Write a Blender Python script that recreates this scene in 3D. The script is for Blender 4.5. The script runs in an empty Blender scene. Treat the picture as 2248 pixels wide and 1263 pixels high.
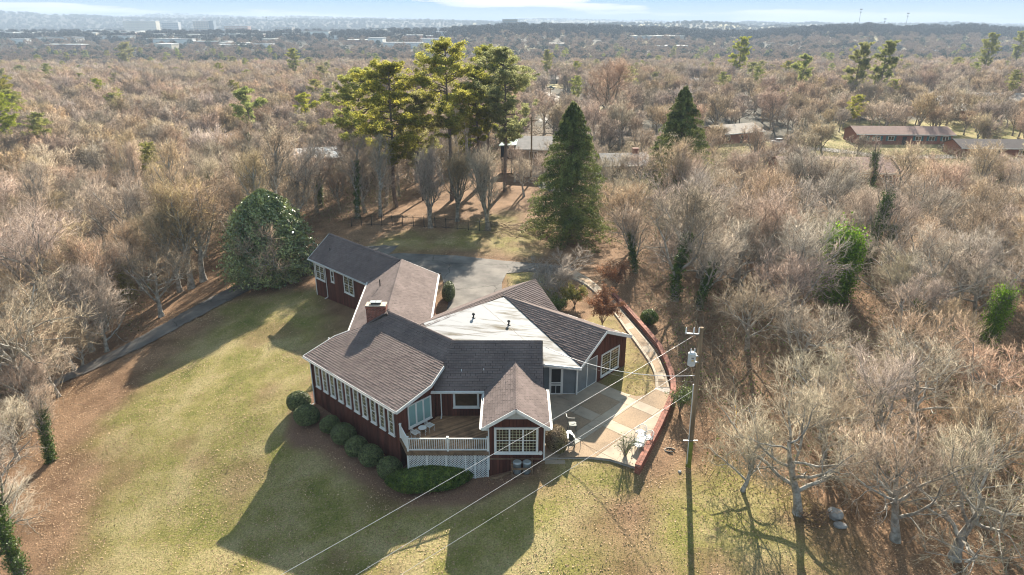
import bpy, math, random
import numpy as np
from mathutils import Vector, Matrix
scene = bpy.context.scene
COL = scene.collection
R = math.radians
rng = np.random.default_rng(7)
random.seed(7)

# ---------------------------------------------------------------- camera
FPX, CX, CY, CAMZ = 1480.0, 1124.0, 631.5, 25.0
PITCH = math.atan((CY - 60.0) / FPX)
cam = bpy.data.objects.new('camera', bpy.data.cameras.new('camera')); COL.objects.link(cam)
cam.location = (0, 0, CAMZ); cam.rotation_euler = (math.pi / 2 - PITCH, 0, 0)
cam.data.sensor_width = 36; cam.data.lens = 36 * FPX / 2248; cam.data.clip_start = .2; cam.data.clip_end = 30000
scene.camera = cam

# ---------------------------------------------------------------- sun and sky
SUN_EL, SUN_AZ = R(28.5), R(12.0)          # azimuth clockwise from +Y
sd = Vector((math.sin(SUN_AZ) * math.cos(SUN_EL), math.cos(SUN_AZ) * math.cos(SUN_EL), math.sin(SUN_EL)))
sun = bpy.data.objects.new('sun', bpy.data.lights.new('sun', 'SUN')); COL.objects.link(sun)
sun.rotation_euler = sd.to_track_quat('Z', 'Y').to_euler()
sun.data.energy = 5.0; sun.data.angle = R(.6); sun.data.color = (1, .90, .74)
world = bpy.data.worlds.new('World'); scene.world = world; world.use_nodes = True
wn = world.node_tree; wn.nodes.clear()
def wnode(t, **k):
    n = wn.nodes.new(t)
    for a, b in k.items(): setattr(n, a, b)
    return n
sky = wnode('ShaderNodeTexSky', sky_type='NISHITA'); sky.sun_disc = False
sky.sun_elevation = SUN_EL; sky.sun_rotation = SUN_AZ; sky.altitude = 200; sky.air_density = .35; sky.dust_density = 0.0; sky.ozone_density = 5.0
tc = wnode('ShaderNodeTexCoord'); mp = wnode('ShaderNodeMapping'); mp.inputs['Scale'].default_value = (3.2, 3.2, 46)
cn = wnode('ShaderNodeTexNoise'); cn.inputs['Scale'].default_value = 1.0; cn.inputs['Detail'].default_value = 7; cn.inputs['Roughness'].default_value = .55
cr = wnode('ShaderNodeValToRGB'); cr.color_ramp.elements[0].position = .52; cr.color_ramp.elements[1].position = .66
cmix = wnode('ShaderNodeMix', data_type='RGBA'); cmix.inputs['B'].default_value = (110, 112, 115, 1)
hsv = wnode('ShaderNodeHueSaturation'); hsv.inputs['Saturation'].default_value = 1.45; hsv.inputs['Hue'].default_value = .525; gam = wnode('ShaderNodeGamma'); gam.inputs['Gamma'].default_value = .27   # compresses the whole sky evenly, as the photograph's exposure blending does
bg = wnode('ShaderNodeBackground'); bg.inputs['Strength'].default_value = .125
wo = wnode('ShaderNodeOutputWorld')
L = wn.links.new
L(tc.outputs['Generated'], mp.inputs['Vector']); L(mp.outputs[0], cn.inputs['Vector']); L(cn.outputs['Fac'], cr.inputs[0])
L(sky.outputs[0], hsv.inputs['Color']); L(cr.outputs[0], cmix.inputs['Factor']); L(hsv.outputs[0], cmix.inputs['A'])
L(cmix.outputs['Result'], gam.inputs['Color']); L(gam.outputs[0], bg.inputs['Color']); L(bg.outputs[0], wo.inputs['Surface'])
scene.view_settings.view_transform = 'Standard'; scene.view_settings.look = 'None'
scene.view_settings.exposure = 1.8; scene.view_settings.gamma = 1; scene.view_settings.use_curve_mapping = False
scene.render.engine = 'CYCLES'
HAZE = .00024
scene.cycles.filter_width = 1.1; scene.cycles.max_bounces = 6; scene.cycles.volume_bounces = 0; scene.cycles.transparent_max_bounces = 8

# ---------------------------------------------------------------- helpers
def link(o, parent=None):
    COL.objects.link(o)
    if parent is not None: o.parent = parent
    return o
def tag(o, label=None, cat=None, group=None, kind=None):
    if label: o['label'] = label
    if cat: o['category'] = cat
    if group: o['group'] = group
    if kind: o['kind'] = kind
    return o
def thing(name, label, cat, loc=(0, 0, 0), rz=0, group=None, parent=None):
    o = bpy.data.objects.new(name, None); o.location = loc; o.rotation_euler = (0, 0, rz); link(o, parent)
    return tag(o, label, cat, group)
def copy_tree(o, parent=None):
    c = o.copy(); link(c, parent)
    for ch in o.children: copy_tree(ch, c)
    return c

class MB:
    def __init__(s): s.v = []; s.f = []; s.m = []
    def poly(s, pts, m=0):
        b = len(s.v); s.v += [tuple(p) for p in pts]; s.f.append(tuple(range(b, b + len(pts)))); s.m.append(m); return s
    def hexa(s, a, b_, m=0):            # a: bottom quad, b_: top quad (same winding, ccw seen from above)
        b = len(s.v); n = len(a); s.v += [tuple(p) for p in a] + [tuple(p) for p in b_]
        s.f.append(tuple(range(b + n - 1, b - 1, -1))); s.m.append(m)
        s.f.append(tuple(range(b + n, b + 2 * n))); s.m.append(m)
        for i in range(n):
            j = (i + 1) % n; s.f.append((b + i, b + j, b + n + j, b + n + i)); s.m.append(m)
        return s
    def box(s, x0, x1, y0, y1, z0, z1, m=0):
        q = [(x0, y0), (x1, y0), (x1, y1), (x0, y1)]
        return s.hexa([(x, y, z0) for x, y in q], [(x, y, z1) for x, y in q], m)
    def obox(s, c, ux, w, d, h, m=0):   # oriented box, c = base centre, ux = unit 2d direction of width
        ux = Vector((ux[0], ux[1])).normalized(); uy = Vector((-ux.y, ux.x))
        q = [Vector(c[:2]) + ux * (a * w / 2) + uy * (b * d / 2) for a, b in ((-1, -1), (1, -1), (1, 1), (-1, 1))]
        return s.hexa([(p.x, p.y, c[2]) for p in q], [(p.x, p.y, c[2] + h) for p in q], m)
    def prism(s, xy, z0, z1, m=0): return s.hexa([(x, y, z0) for x, y in xy], [(x, y, z1) for x, y in xy], m)
    def beam(s, p, q, w, h, m=0, up=(0, 0, 1)):  # box along p-q, w sideways, h along up; centred
        p, q = Vector(p), Vector(q); d = (q - p).normalized(); up = Vector(up)
        sx = d.cross(up)
        if sx.length < 1e-4: sx = d.cross(Vector((1, 0, 0)))
        sx.normalize(); u = sx.cross(d).normalized()
        qd = [(-1, -1), (1, -1), (1, 1), (-1, 1)]
        a = [p + sx * (i * w / 2) + u * (j * h / 2) for i, j in qd]; b_ = [q + sx * (i * w / 2) + u * (j * h / 2) for i, j in qd]
        return s.hexa(a, b_, m)
    def tube(s, pts, rad, n=8, m=0, caps=True):
        pts = [Vector(p) for p in pts]
        if not hasattr(rad, '__len__'): rad = [rad] * len(pts)
        b = len(s.v); N = len(pts); ref = Vector((0, 0, 1))
        for i, p in enumerate(pts):
            d = (pts[min(i + 1, N - 1)] - pts[max(i - 1, 0)]).normalized()
            r_ = ref if abs(d.z) < .95 else Vector((1, 0, 0))
            x = d.cross(r_).normalized(); y = d.cross(x)
            for k in range(n):
                a = 2 * math.pi * k / n; s.v.append(tuple(p + x * (rad[i] * math.cos(a)) + y * (rad[i] * math.sin(a))))
        for i in range(N - 1):
            for k in range(n):
                k2 = (k + 1) % n; s.f.append((b + i * n + k, b + i * n + k2, b + (i + 1) * n + k2, b + (i + 1) * n + k)); s.m.append(m)
        if caps:
            s.f.append(tuple(b + k for k in range(n))[::-1]); s.m.append(m)
            s.f.append(tuple(b + (N - 1) * n + k for k in range(n))); s.m.append(m)
        return s
    def lathe(s, c, prof, n=16, m=0):
        return s.tube_z(c, prof, n, m)
    def tube_z(s, c, prof, n, m):
        b = len(s.v)
        for r_, z in prof:
            for k in range(n):
                a = 2 * math.pi * k / n; s.v.append((c[0] + r_ * math.cos(a), c[1] + r_ * math.sin(a), c[2] + z))
        for i in range(len(prof) - 1):
            for k in range(n):
                k2 = (k + 1) % n; s.f.append((b + i * n + k, b + i * n + k2, b + (i + 1) * n + k2, b + (i + 1) * n + k)); s.m.append(m)
        s.f.append(tuple(b + k for k in range(n))[::-1]); s.m.append(m)
        s.f.append(tuple(b + (len(prof) - 1) * n + k for k in range(n))); s.m.append(m)
        return s
    def build(s, name, mats, parent=None, smooth=False, kind=None):
        me = bpy.data.meshes.new(name); me.from_pydata(s.v, [], s.f)
        if not isinstance(mats, (list, tuple)): mats = [mats]
        for m_ in mats: me.materials.append(m_)
        if len(mats) > 1: me.polygons.foreach_set('material_index', s.m)
        if smooth: me.polygons.foreach_set('use_smooth', [True] * len(me.polygons))
        me.update(); o = bpy.data.objects.new(name, me); link(o, parent)
        if kind: o['kind'] = kind
        return o
def np_mesh(name, V, F, mats, smooth=False, mi=None):
    V = np.asarray(V, dtype=np.float32); F = np.asarray(F, dtype=np.int32)
    me = bpy.data.meshes.new(name); k = F.shape[1]
    me.vertices.add(len(V)); me.vertices.foreach_set('co', V.ravel())
    me.loops.add(F.size); me.loops.foreach_set('vertex_index', F.ravel())
    me.polygons.add(len(F)); me.polygons.foreach_set('loop_start', np.arange(len(F), dtype=np.int32) * k)
    try: me.polygons.foreach_set('loop_total', np.full(len(F), k, dtype=np.int32))
    except Exception: pass
    if not isinstance(mats, (list, tuple)): mats = [mats]
    for m_ in mats: me.materials.append(m_)
    if mi is not None: me.polygons.foreach_set('material_index', np.asarray(mi, dtype=np.int32))
    me.update(calc_edges=True)
    if smooth: me.polygons.foreach_set('use_smooth', np.ones(len(F), dtype=bool))
    return me
def np_obj(name, V, F, mats, parent=None, smooth=False, kind=None, mi=None):
    o = bpy.data.objects.new(name, np_mesh(name, V, F, mats, smooth, mi)); link(o, parent)
    if kind: o['kind'] = kind
    return o

# ---------------------------------------------------------------- materials
def mat(name, col, rough=.8, var=.15, nscale=3, col2=None, bump=0, bscale=20, island=0, metal=0, spec=.3, stretch=(1, 1, 1), thr=(.35, .65), coords='Object', rnd=0, trans=0, rot=0):
    m = bpy.data.materials.new(name); m.use_nodes = True; nt = m.node_tree; b = nt.nodes['Principled BSDF']
    b.inputs['Roughness'].default_value = rough; b.inputs['Metallic'].default_value = metal; b.inputs['Specular IOR Level'].default_value = spec
    l = nt.links.new; t = nt.nodes.new('ShaderNodeTexCoord'); mpg = nt.nodes.new('ShaderNodeMapping'); mpg.inputs['Scale'].default_value = stretch; mpg.inputs['Rotation'].default_value = (0, 0, rot)
    l(t.outputs[coords], mpg.inputs[0])
    nz = nt.nodes.new('ShaderNodeTexNoise'); nz.inputs['Scale'].default_value = nscale; nz.inputs['Detail'].default_value = 6; nz.inputs['Roughness'].default_value = .6
    l(mpg.outputs[0], nz.inputs['Vector'])
    rp = nt.nodes.new('ShaderNodeValToRGB'); rp.color_ramp.elements[0].position = thr[0]; rp.color_ramp.elements[1].position = thr[1]
    c = np.array(col); a = c * (1 - var); d = np.array(col2) if col2 is not None else c * (1 + var)
    rp.color_ramp.elements[0].color = (*a, 1); rp.color_ramp.elements[1].color = (*d, 1)
    l(nz.outputs['Fac'], rp.inputs[0]); out = rp.outputs[0]
    def vary(sock, amt, out):
        h = nt.nodes.new('ShaderNodeHueSaturation'); mr = nt.nodes.new('ShaderNodeMapRange')
        mr.inputs['To Min'].default_value = 1 - amt; mr.inputs['To Max'].default_value = 1 + amt
        l(sock, mr.inputs[0]); l(mr.outputs[0], h.inputs['Value']); l(out, h.inputs['Color']); return h.outputs[0]
    if island:
        g = nt.nodes.new('ShaderNodeNewGeometry'); out = vary(g.outputs['Random Per Island'], island, out)
    if rnd:
        g = nt.nodes.new('ShaderNodeObjectInfo'); out = vary(g.outputs['Random'], rnd, out); wn2 = nt.nodes.new('ShaderNodeTexWhiteNoise'); wn2.noise_dimensions = '1D'; l(g.outputs['Random'], wn2.inputs['W']); h2 = nt.nodes.new('ShaderNodeHueSaturation'); mr2 = nt.nodes.new('ShaderNodeMapRange'); mr2.inputs['To Min'].default_value = .485; mr2.inputs['To Max'].default_value = .525; l(wn2.outputs['Value'], mr2.inputs[0]); l(mr2.outputs[0], h2.inputs['Hue']); mr3 = nt.nodes.new('ShaderNodeMapRange'); mr3.inputs['To Min'].default_value = .6; mr3.inputs['To Max'].default_value = 1.3; l(wn2.outputs['Color'], mr3.inputs[0]); l(mr3.outputs[0], h2.inputs['Saturation']); l(out, h2.inputs['Color']); out = h2.outputs[0]
    l(out, b.inputs['Base Color'])
    if trans:
        b.inputs['Roughness'].default_value = rough
        tr = nt.nodes.new('ShaderNodeBsdfTranslucent'); mx = nt.nodes.new('ShaderNodeMixShader'); mx.inputs[0].default_value = trans
        l(out, tr.inputs[0]); l(b.outputs[0], mx.inputs[1]); l(tr.outputs[0], mx.inputs[2]); l(mx.outputs[0], nt.nodes['Material Output'].inputs[0])
    if bump:
        bn = nt.nodes.new('ShaderNodeTexNoise'); bn.inputs['Scale'].default_value = bscale; bn.inputs['Detail'].default_value = 5
        l(mpg.outputs[0], bn.inputs['Vector']); bp = nt.nodes.new('ShaderNodeBump'); bp.inputs['Strength'].default_value = bump; bp.inputs['Distance'].default_value = .05
        l(bn.outputs['Fac'], bp.inputs['Height']); l(bp.outputs[0], b.inputs['Normal'])
    return m
M = {}
M['shingle'] = mat('shingle', (.158, .126, .120), .95, .15, .7, island=.08, bump=.3, bscale=60, spec=.1)
M['roofbase'] = mat('roofbase', (.06, .05, .045), .95)
M['white'] = mat('white_paint', (.66, .66, .65), .5, .06, 2)
M['whiteroof'] = mat('whiteroof', (.115, .098, .070), .6, .1, .9, col2=(.33, .335, .35), spec=.03, stretch=(.35, 2.2, 1), thr=(.32, .50), bump=.15, bscale=8, rot=R(43))
M['siding'] = mat('siding', (.092, .030, .020), .75, .25, 2.5, island=.2, stretch=(1, 1, .15), bump=.1)
M['sidingback'] = mat('sidingback', (.025, .010, .008), .9)
M['brick'] = mat('brick', (.24, .095, .068), .85, .2, 1.5, island=.3, bump=.3, bscale=40)
M['mortar'] = mat('mortar', (.42, .37, .33), .9, .12, 5)
M['concrete'] = mat('concrete', (.39, .325, .255), .85, .1, 1.2, bump=.15, bscale=40)
M['aggregate'] = mat('aggregate', (.325, .24, .165), .9, .16, 14, island=.06, bump=.5, bscale=90)
M['asphalt'] = mat('asphalt', (.125, .115, .11), .9, .16, .5, col2=(.185, .172, .16), bump=.4, bscale=50)
M['deck'] = mat('deck_wood', (.26, .155, .088), .8, .3, 1.2, island=.3, bump=.2)
M['timber'] = mat('old_timber', (.17, .11, .07), .9, .3, 3, island=.2)
M['glass'] = mat('window_glass', (.055, .034, .02), .06, .6, 1.1, spec=.6)
M['muntin'] = mat('muntin', (.60, .56, .38), .5, .1)
M['screen'] = mat('porch_screen', (.15, .17, .19), .35, .15, 1.0, spec=.5)
M['teal'] = mat('teal_glass', (.22, .36, .36), .25, .1, .8, spec=.6)
M['dark'] = mat('dark_metal', (.03, .03, .032), .5, .1)
M['steel'] = mat('galvanised', (.34, .37, .39), .4, .1, 3, metal=.6)
M['lightgrey'] = mat('grey_paint', (.55, .56, .56), .4, .08, metal=.0)
M['pole'] = mat('pole_wood', (.21, .155, .10), .9, .3, 4, stretch=(1, 1, .1), bump=.3)
M['moss'] = mat('moss', (.16, .19, .04), .95, .3)
M['wire'] = mat('wire', (.5, .5, .52), .35, .05, metal=.2)
M['darkwire'] = mat('dark_wire', (.05, .05, .05), .6, .05)
M['chimneycap'] = mat('chimney_cap', (.50, .42, .34), .9, .3, 4)
M['wicker'] = mat('wicker', (.55, .55, .53), .6, .06)
M['iron'] = mat('patio_iron', (.10, .115, .11), .45, .2)
M['cushion'] = mat('sling', (.20, .215, .20), .7, .1)
M['bark'] = mat('bark', (.19, .155, .125), .95, .3, 2.5, col2=(.40, .36, .30), island=.1, bump=.4, bscale=15, rnd=.12)
M['twig'] = mat('twig', (.375, .275, .195), .85, .25, .4, island=.6, rnd=.34)
M['twigred'] = mat('twig_red', (.42, .21, .13), .85, .18, 1, island=.35, rnd=.15)
M['twigpale'] = mat('twig_pale', (.40, .33, .255), .8, .15, 1, island=.3, rnd=.1)
M['twigmid'] = mat('twig_mid', (.44, .35, .27), .85, .2, 1, island=.5, rnd=.25)
M['barkpale'] = mat('bark_pale', (.24, .215, .18), .95, .3, 2.5, col2=(.47, .45, .41), island=.08, bump=.4, bscale=15)
M['pine'] = mat('pine_needles', (.25, .275, .06), .6, .3, .6, col2=(.44, .42, .10), island=.5, trans=.6, rnd=.12)
M['pinebark'] = mat('pine_bark', (.15, .115, .095), .95, .3, 3, bump=.4)
M['conifer'] = mat('conifer', (.10, .145, .04), .6, .3, .6, col2=(.24, .27, .075), island=.5, trans=.3)
M['magnolia'] = mat('magnolia_leaf', (.09, .15, .04), .28, .3, .5, col2=(.30, .33, .11), island=.5, spec=.9, trans=.12)
M['box'] = mat('boxwood', (.085, .11, .038), .5, .3, 5, col2=(.17, .20, .07), island=.6, spec=.5, trans=.12)
M['hedge'] = mat('hedge_leaf', (.06, .115, .018), .5, .3, 3, col2=(.15, .20, .03), island=.55, spec=.4, trans=.2)
M['ivy'] = mat('ivy_leaf', (.050, .10, .016), .45, .3, 2, col2=(.10, .16, .025), island=.45, spec=.5, trans=.25)
M['yellowleaf'] = mat('yellow_leaf', (.24, .22, .06), .7, .3, 1, island=.4, trans=.3)
M['orangeleaf'] = mat('orange_leaf', (.25, .115, .06), .75, .3, 1, col2=(.34, .18, .10), island=.4, trans=.3)
M['paleleaf'] = mat('pale_leaf', (.36, .27, .18), .7, .3, 1, col2=(.16, .14, .05), island=.5, trans=.2)
M['litter'] = mat('fallen_leaf', (.30, .17, .095), .8, .3, .3, col2=(.48, .34, .21), island=.5, coords='Object')
M['grass'] = mat('grass_tuft', (.10, .115, .030), .8, .3, .15, col2=(.20, .185, .07), island=.4, trans=.2)
M['brush'] = mat('brush', (.17, .13, .085), .9, .3, .3, col2=(.32, .255, .18), island=.6)
M['rock'] = mat('rock', (.33, .32, .31), .9, .25, 3, bump=.6, bscale=6)
M['far'] = mat('far_trees', (.17, .13, .10), .95, .3, .02, col2=(.27, .205, .155), island=.2, trans=.45)
M['ridge'] = mat('ridge_forest', (.030, .036, .034), .95, .2, .02, col2=(.055, .055, .048), island=.1)
M['brightivy'] = mat('bright_ivy', (.11, .22, .02), .6, .3, 2, col2=(.22, .36, .03), island=.4, spec=.2, trans=.4)
M['fargreen'] = mat('far_green', (.05, .07, .04), .95, .3, .02, island=.3)

def cracks(m, scale, dark, w):
    nt = m.node_tree; l = nt.links.new; b = nt.nodes['Principled BSDF']; src = b.inputs['Base Color'].links[0].from_socket
    t = nt.nodes.new('ShaderNodeTexCoord'); nz = nt.nodes.new('ShaderNodeTexNoise'); nz.inputs['Scale'].default_value = .9; nz.inputs['Detail'].default_value = 6
    va = nt.nodes.new('ShaderNodeVectorMath'); va.operation = 'MULTIPLY_ADD'; va.inputs[1].default_value = (1.6, 1.6, 0); l(t.outputs['Object'], nz.inputs['Vector']); l(nz.outputs['Color'], va.inputs[0]); l(t.outputs['Object'], va.inputs[2])
    vo = nt.nodes.new('ShaderNodeTexVoronoi'); vo.feature = 'DISTANCE_TO_EDGE'; vo.inputs['Scale'].default_value = scale; l(va.outputs[0], vo.inputs['Vector'])
    rp = nt.nodes.new('ShaderNodeValToRGB'); rp.color_ramp.elements[0].position = 0; rp.color_ramp.elements[0].color = (dark, dark, dark, 1); rp.color_ramp.elements[1].position = w; l(vo.outputs['Distance'], rp.inputs[0])
    st = nt.nodes.new('ShaderNodeTexNoise'); st.inputs['Scale'].default_value = .35; st.inputs['Detail'].default_value = 5; l(t.outputs['Object'], st.inputs['Vector']); r2 = nt.nodes.new('ShaderNodeValToRGB'); r2.color_ramp.elements[0].position = .3; r2.color_ramp.elements[0].color = (.72, .72, .72, 1); r2.color_ramp.elements[1].position = .65; r2.color_ramp.elements[1].color = (1.15, 1.12, 1.08, 1); l(st.outputs['Fac'], r2.inputs[0])
    for s2 in (rp.outputs[0], r2.outputs[0]):
        mx = nt.nodes.new('ShaderNodeMix'); mx.data_type = 'RGBA'; mx.blend_type = 'MULTIPLY'; mx.inputs['Factor'].default_value = 1; l(src, mx.inputs['A']); l(s2, mx.inputs['B']); src = mx.outputs['Result']
    l(src, b.inputs['Base Color'])
cracks(M['asphalt'], .16, .35, .012); cracks(M['concrete'], .12, .6, .004); cracks(M['aggregate'], .02, .9, .001)
# ---------------------------------------------------------------- terrain
cp_, sp_ = math.cos(PITCH), math.sin(PITCH)
def ray(u, v):
    a = (u - CX) / FPX; b = -(v - CY) / FPX
    return Vector((a, cp_ + b * sp_, -sp_ + b * cp_))
def P(u, v, z):
    d = ray(u, v); t = (z - CAMZ) / d.z; return (d.x * t, d.y * t)
CTRL = np.array([(-20.4,65.8,-1.4),(-15.2,60.6,-.95),(-12.8,55,-1.0),(-14.5,44,-1.3),(-11,40,-1.7),(-7.1,36.9,-2.0),(-6.7,35.6,-1.95),(-4,35.6,-1.8),(-1.5,35.3,-1.5),(0,35.3,-1.0),(1.9,35.3,-.3),
 (7.6,34.2,-.5),(5,35,-.28),(3,35,-.28),(4,38,-.3),(8,39,-.3),(10,43,-.25),(7,42,-.3),(3,42,-.3),(11.1,35.65,-.9),(10.5,36,-.7),(13,45,-.6),(13.5,52,-.5),(-1.7,26.9,-1.1),(1.3,30.3,-.55),(-3.2,28.3,-1.4),(-17.4,32.9,-3.9),(-22.5,58.7,-2.1),(-30,70,-2.4),(-33,60,-3.2),(-36,55,-3.8),(-40,50,-4.6),
 (-10,57,-.38),(-8,45,-.5),(-5,50,-.38),(0,60,-.38),(3,70,-.35),(-8,66,-.38),(-13,77,-.38),(-16,78,-.5),(10,60,-.3),(9,50,-.25),(9.5,47,-.25),(11,55,-.2),(6,52,-.3),(6,68,-.3),(0,90,.1),(3,103,.4),(-1,113,.6),(-20,90,-.6),(20,30,-2.2),(20,45,-1.6),(-25,25,-5.2),(-8,20,-2.4),(0,15,-2.2),(10,20,-1.6),(15,20,-2.8),(30,60,-2.2),(30,30,-3.5),(-50,60,-6.5),
 (-40,30,-7.2),(-60,30,-9),(40,100,-2),(0,150,-1),(30,160,-2),(-40,110,-4.5),(-80,100,-8),(60,150,-3),(60,60,-3),(90,90,-3),(-25,45,-3.2),(-20,50,-2.3),(0,0,-3),(40,0,-5),(-40,0,-8),(-90,150,-9),(100,180,-4),(0,200,-3)])
_n = len(CTRL); _D = np.hypot(CTRL[:, None, 0] - CTRL[None, :, 0], CTRL[:, None, 1] - CTRL[None, :, 1])
_A = np.zeros((_n + 3, _n + 3)); _A[:_n, :_n] = _D + np.eye(_n) * -.4; _A[:_n, _n:] = np.c_[np.ones(_n), CTRL[:, :2]]; _A[_n:, :_n] = _A[:_n, _n:].T
_w = np.linalg.solve(_A, np.r_[CTRL[:, 2], 0, 0, 0])
def sstep(a, b, x): t = np.clip((x - a) / (b - a), 0, 1); return t * t * (3 - 2 * t)
def vnoise(x, y, s, seed=0):
    X = np.asarray(x, float) / s + 1000.3 * (seed + 1); Y = np.asarray(y, float) / s + 517.7 * (seed + 1)
    xi = np.floor(X); yi = np.floor(Y); fx = X - xi; fy = Y - yi; fx = fx * fx * (3 - 2 * fx); fy = fy * fy * (3 - 2 * fy)
    h = lambda i, j: np.modf(np.abs(np.sin(i * 12.9898 + j * 78.233 + seed * 3.1) * 43758.5453))[0]
    return (h(xi, yi) * (1 - fx) + h(xi + 1, yi) * fx) * (1 - fy) + (h(xi, yi + 1) * (1 - fx) + h(xi + 1, yi + 1) * fx) * fy
RIDGES = [  # distance, half depth near, half depth far, [(u, v top)]
 (6300, 1500, 1500, [(-900,34),(0,34),(250,36),(400,30),(480,35),(600,36),(750,38),(900,41),(1000,44),(1100,45),(1180,39),(1250,43),(1400,44),(1500,50),(1800,52),(2248,52),(3200,50)]),
 (4300, 1100, 900, [(-900,30),(0,25),(80,29),(150,33),(240,36),(330,39),(450,40),(600,43),(700,42),(850,44),(1000,44),(1130,50),(1300,60),(1500,60),(1640,48),(1750,50),(1900,52),(2100,50),(2248,55),(3200,52)]),
 (2700, 700, 700, [(-900,62),(1000,62),(1120,54),(1250,52),(1350,47),(1450,49),(1530,46),(1600,48),(1660,54),(1700,52),(1800,58),(2248,58),(3200,50)]),
 (1450, 420, 500, [(-900,66),(800,66),(960,60),(1050,55),(1150,52),(1300,53),(1450,60),(1640,66),(1750,60),(1830,54),(1900,52),(1990,55),(2060,54),(2130,53),(2200,58),(2260,62),(2500,56),(3200,56)])]
def hfar(x, y):
    r = np.hypot(x, y); z = -3 - 9 * sstep(200, 750, r) - 4 * sstep(-30, -150, x) * sstep(500, 300, r) + 5 * sstep(100, 400, x) * sstep(900, 400, r)
    z = z + 6 * (vnoise(x, y, 420, 3) - .5) * sstep(250, 900, r)
    yy = np.maximum(y, 60.0); u = CX + x / yy * 1.072 * FPX
    h = z
    for D, wn_, wf, prof in RIDGES:
        pv = np.array(prof, float); v = np.interp(u, pv[:, 0], pv[:, 1]) + 3 * (vnoise(u, y * .02, 60, D) - .5)
        top = CAMZ + (60 - v) / FPX * .87 * D - 9
        w = np.where(y < D, wn_, wf); g = np.exp(-((y - D) / w) ** 2)
        h = np.maximum(h, z + (top - z) * g + 9 * (vnoise(x, y, 160, 5) - .5) * g * (D > 2000))
    return np.where(y > 60, h, z)
COURT = [P(*q, -.3) for q in [(826,560),(880,556),(1000,561),(1100,572),(1200,580),(1262,590),(1250,603),(1160,596),(1112,600),(1102,620),(1102,660),(1075,705),(985,760),(940,760),(930,706),(975,706),(985,660),(968,600),(890,590)]]
PATIO = [(2.05,35.45),(3.3,35.55),(4.75,35.6),(6.1,35.35),(7.62,34.5),(8.38,36.1),(9.6,38.6),(11.0,41.75),(11.6,43.3),(11.78,44.35),(10.73,44.34),(10.39,43.67),(9.74,43.2),(9.07,43.01),(8.37,43.4),(6.33,45.18),(4.71,43.4),(2.05,43.4)]
WALK_IN = [(5.86,68.49),(7.0,67.2),(7.8,65.73),(8.4,63.9),(8.86,62.05),(9.49,59.05),(9.85,56.8),(10.13,54.6),(10.42,52.9),(10.85,49.84),(11.07,48.07),(11.06,46.18),(10.73,44.34)]
WALK_OUT = [(7.04,70.1),(8.1,68.2),(8.91,65.86),(9.5,63.6),(9.98,61.69),(10.7,57.67),(11.1,55.6),(11.38,53.92),(11.7,52.2),(11.93,50.0),(11.98,48.2),(11.95,46.32),(11.78,44.35)]
WALLC = [(7.62,34.17),(8.55,36.07),(9.78,38.58),(11.2,41.75),(11.8,43.3),(12.14,44.95),(12.27,46.32),(12.33,48.24),(12.3,50.82),(11.8,53.92),(11.1,57.67),(10.38,61.42),(10.1,62.4)]
DRIVE = [(-14.5,77.6,4.6),(-19,78.3,4.2),(-24,76.8,3.6),(-28,73.5,3.4),(-31.5,69,3.3),(-34.2,63.5,3.0),(-37,58,2.5),(-40,54,1.8),(-42,52,.8)]
def inpoly(x, y, poly):
    x = np.asarray(x, float); y = np.asarray(y, float); c = np.zeros(np.broadcast(x, y).shape, bool); n = len(poly)
    for i in range(n):
        x0, y0 = poly[i][:2]; x1, y1 = poly[(i + 1) % n][:2]
        if y0 == y1: continue
        c ^= ((y0 > y) != (y1 > y)) & (x < (x1 - x0) * (y - y0) / (y1 - y0) + x0)
    return c
def dline(x, y, pts, closed=False):
    d = np.full(np.shape(x), 1e9); n = len(pts)
    for i in range(n if closed else n - 1):
        x0, y0 = pts[i][:2]; x1, y1 = pts[(i + 1) % n][:2]; dx, dy = x1 - x0, y1 - y0
        t = np.clip(((x - x0) * dx + (y - y0) * dy) / (dx * dx + dy * dy), 0, 1); d = np.minimum(d, np.hypot(x - x0 - t * dx, y - y0 - t * dy))
    return d
def sdist(x, y, poly): d = dline(x, y, poly, True); return np.where(inpoly(x, y, poly), -d, d)
WALKPOLY = WALK_IN + WALK_OUT[::-1]
def H(x, y):
    x = np.asarray(x, float); y = np.asarray(y, float); shp = np.broadcast(x, y).shape; x = np.broadcast_to(x, shp).ravel(); y = np.broadcast_to(y, shp).ravel()
    out = hfar(x, y); r = np.hypot(x, y - 60); near = r < 230; xn, yn = x[near], y[near]
    if len(xn):
        z = np.zeros(len(xn))
        for i in range(_n): z += _w[i] * np.hypot(xn - CTRL[i, 0], yn - CTRL[i, 1])
        z += _w[_n] + _w[_n + 1] * xn + _w[_n + 2] * yn
        z += .12 * (vnoise(xn, yn, 6, 1) - .5) * sstep(15, 40, np.hypot(xn, yn - 50))
        for poly, lv in ((COURT, -.36), (PATIO, -.26), (WALKPOLY, -.24)):
            z = z + (lv - z) * sstep(1.2, .1, sdist(xn, yn, poly))
        k = sstep(110, 220, r[near]); out[near] = z * (1 - k) + out[near] * k
    return out.reshape(shp)
def h1(x, y): return float(H(np.array([x]), np.array([y]))[0])
def K(u, v):                    # where the ray through a photo pixel meets the ground
    d = ray(u, v)
    ts = np.geomspace(15, 9000, 700); X, Y, Z = d.x * ts, d.y * ts, CAMZ + d.z * ts
    g = H(X, Y); i = int(np.argmax(Z < g))
    if Z[i] >= g[i]: i = len(ts) - 1
    t0, t1 = ts[max(i - 1, 0)], ts[i]
    for _ in range(12):
        t = (t0 + t1) / 2
        if CAMZ + d.z * t < h1(d.x * t, d.y * t): t1 = t
        else: t0 = t
    return (d.x * t1, d.y * t1, h1(d.x * t1, d.y * t1))
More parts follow.
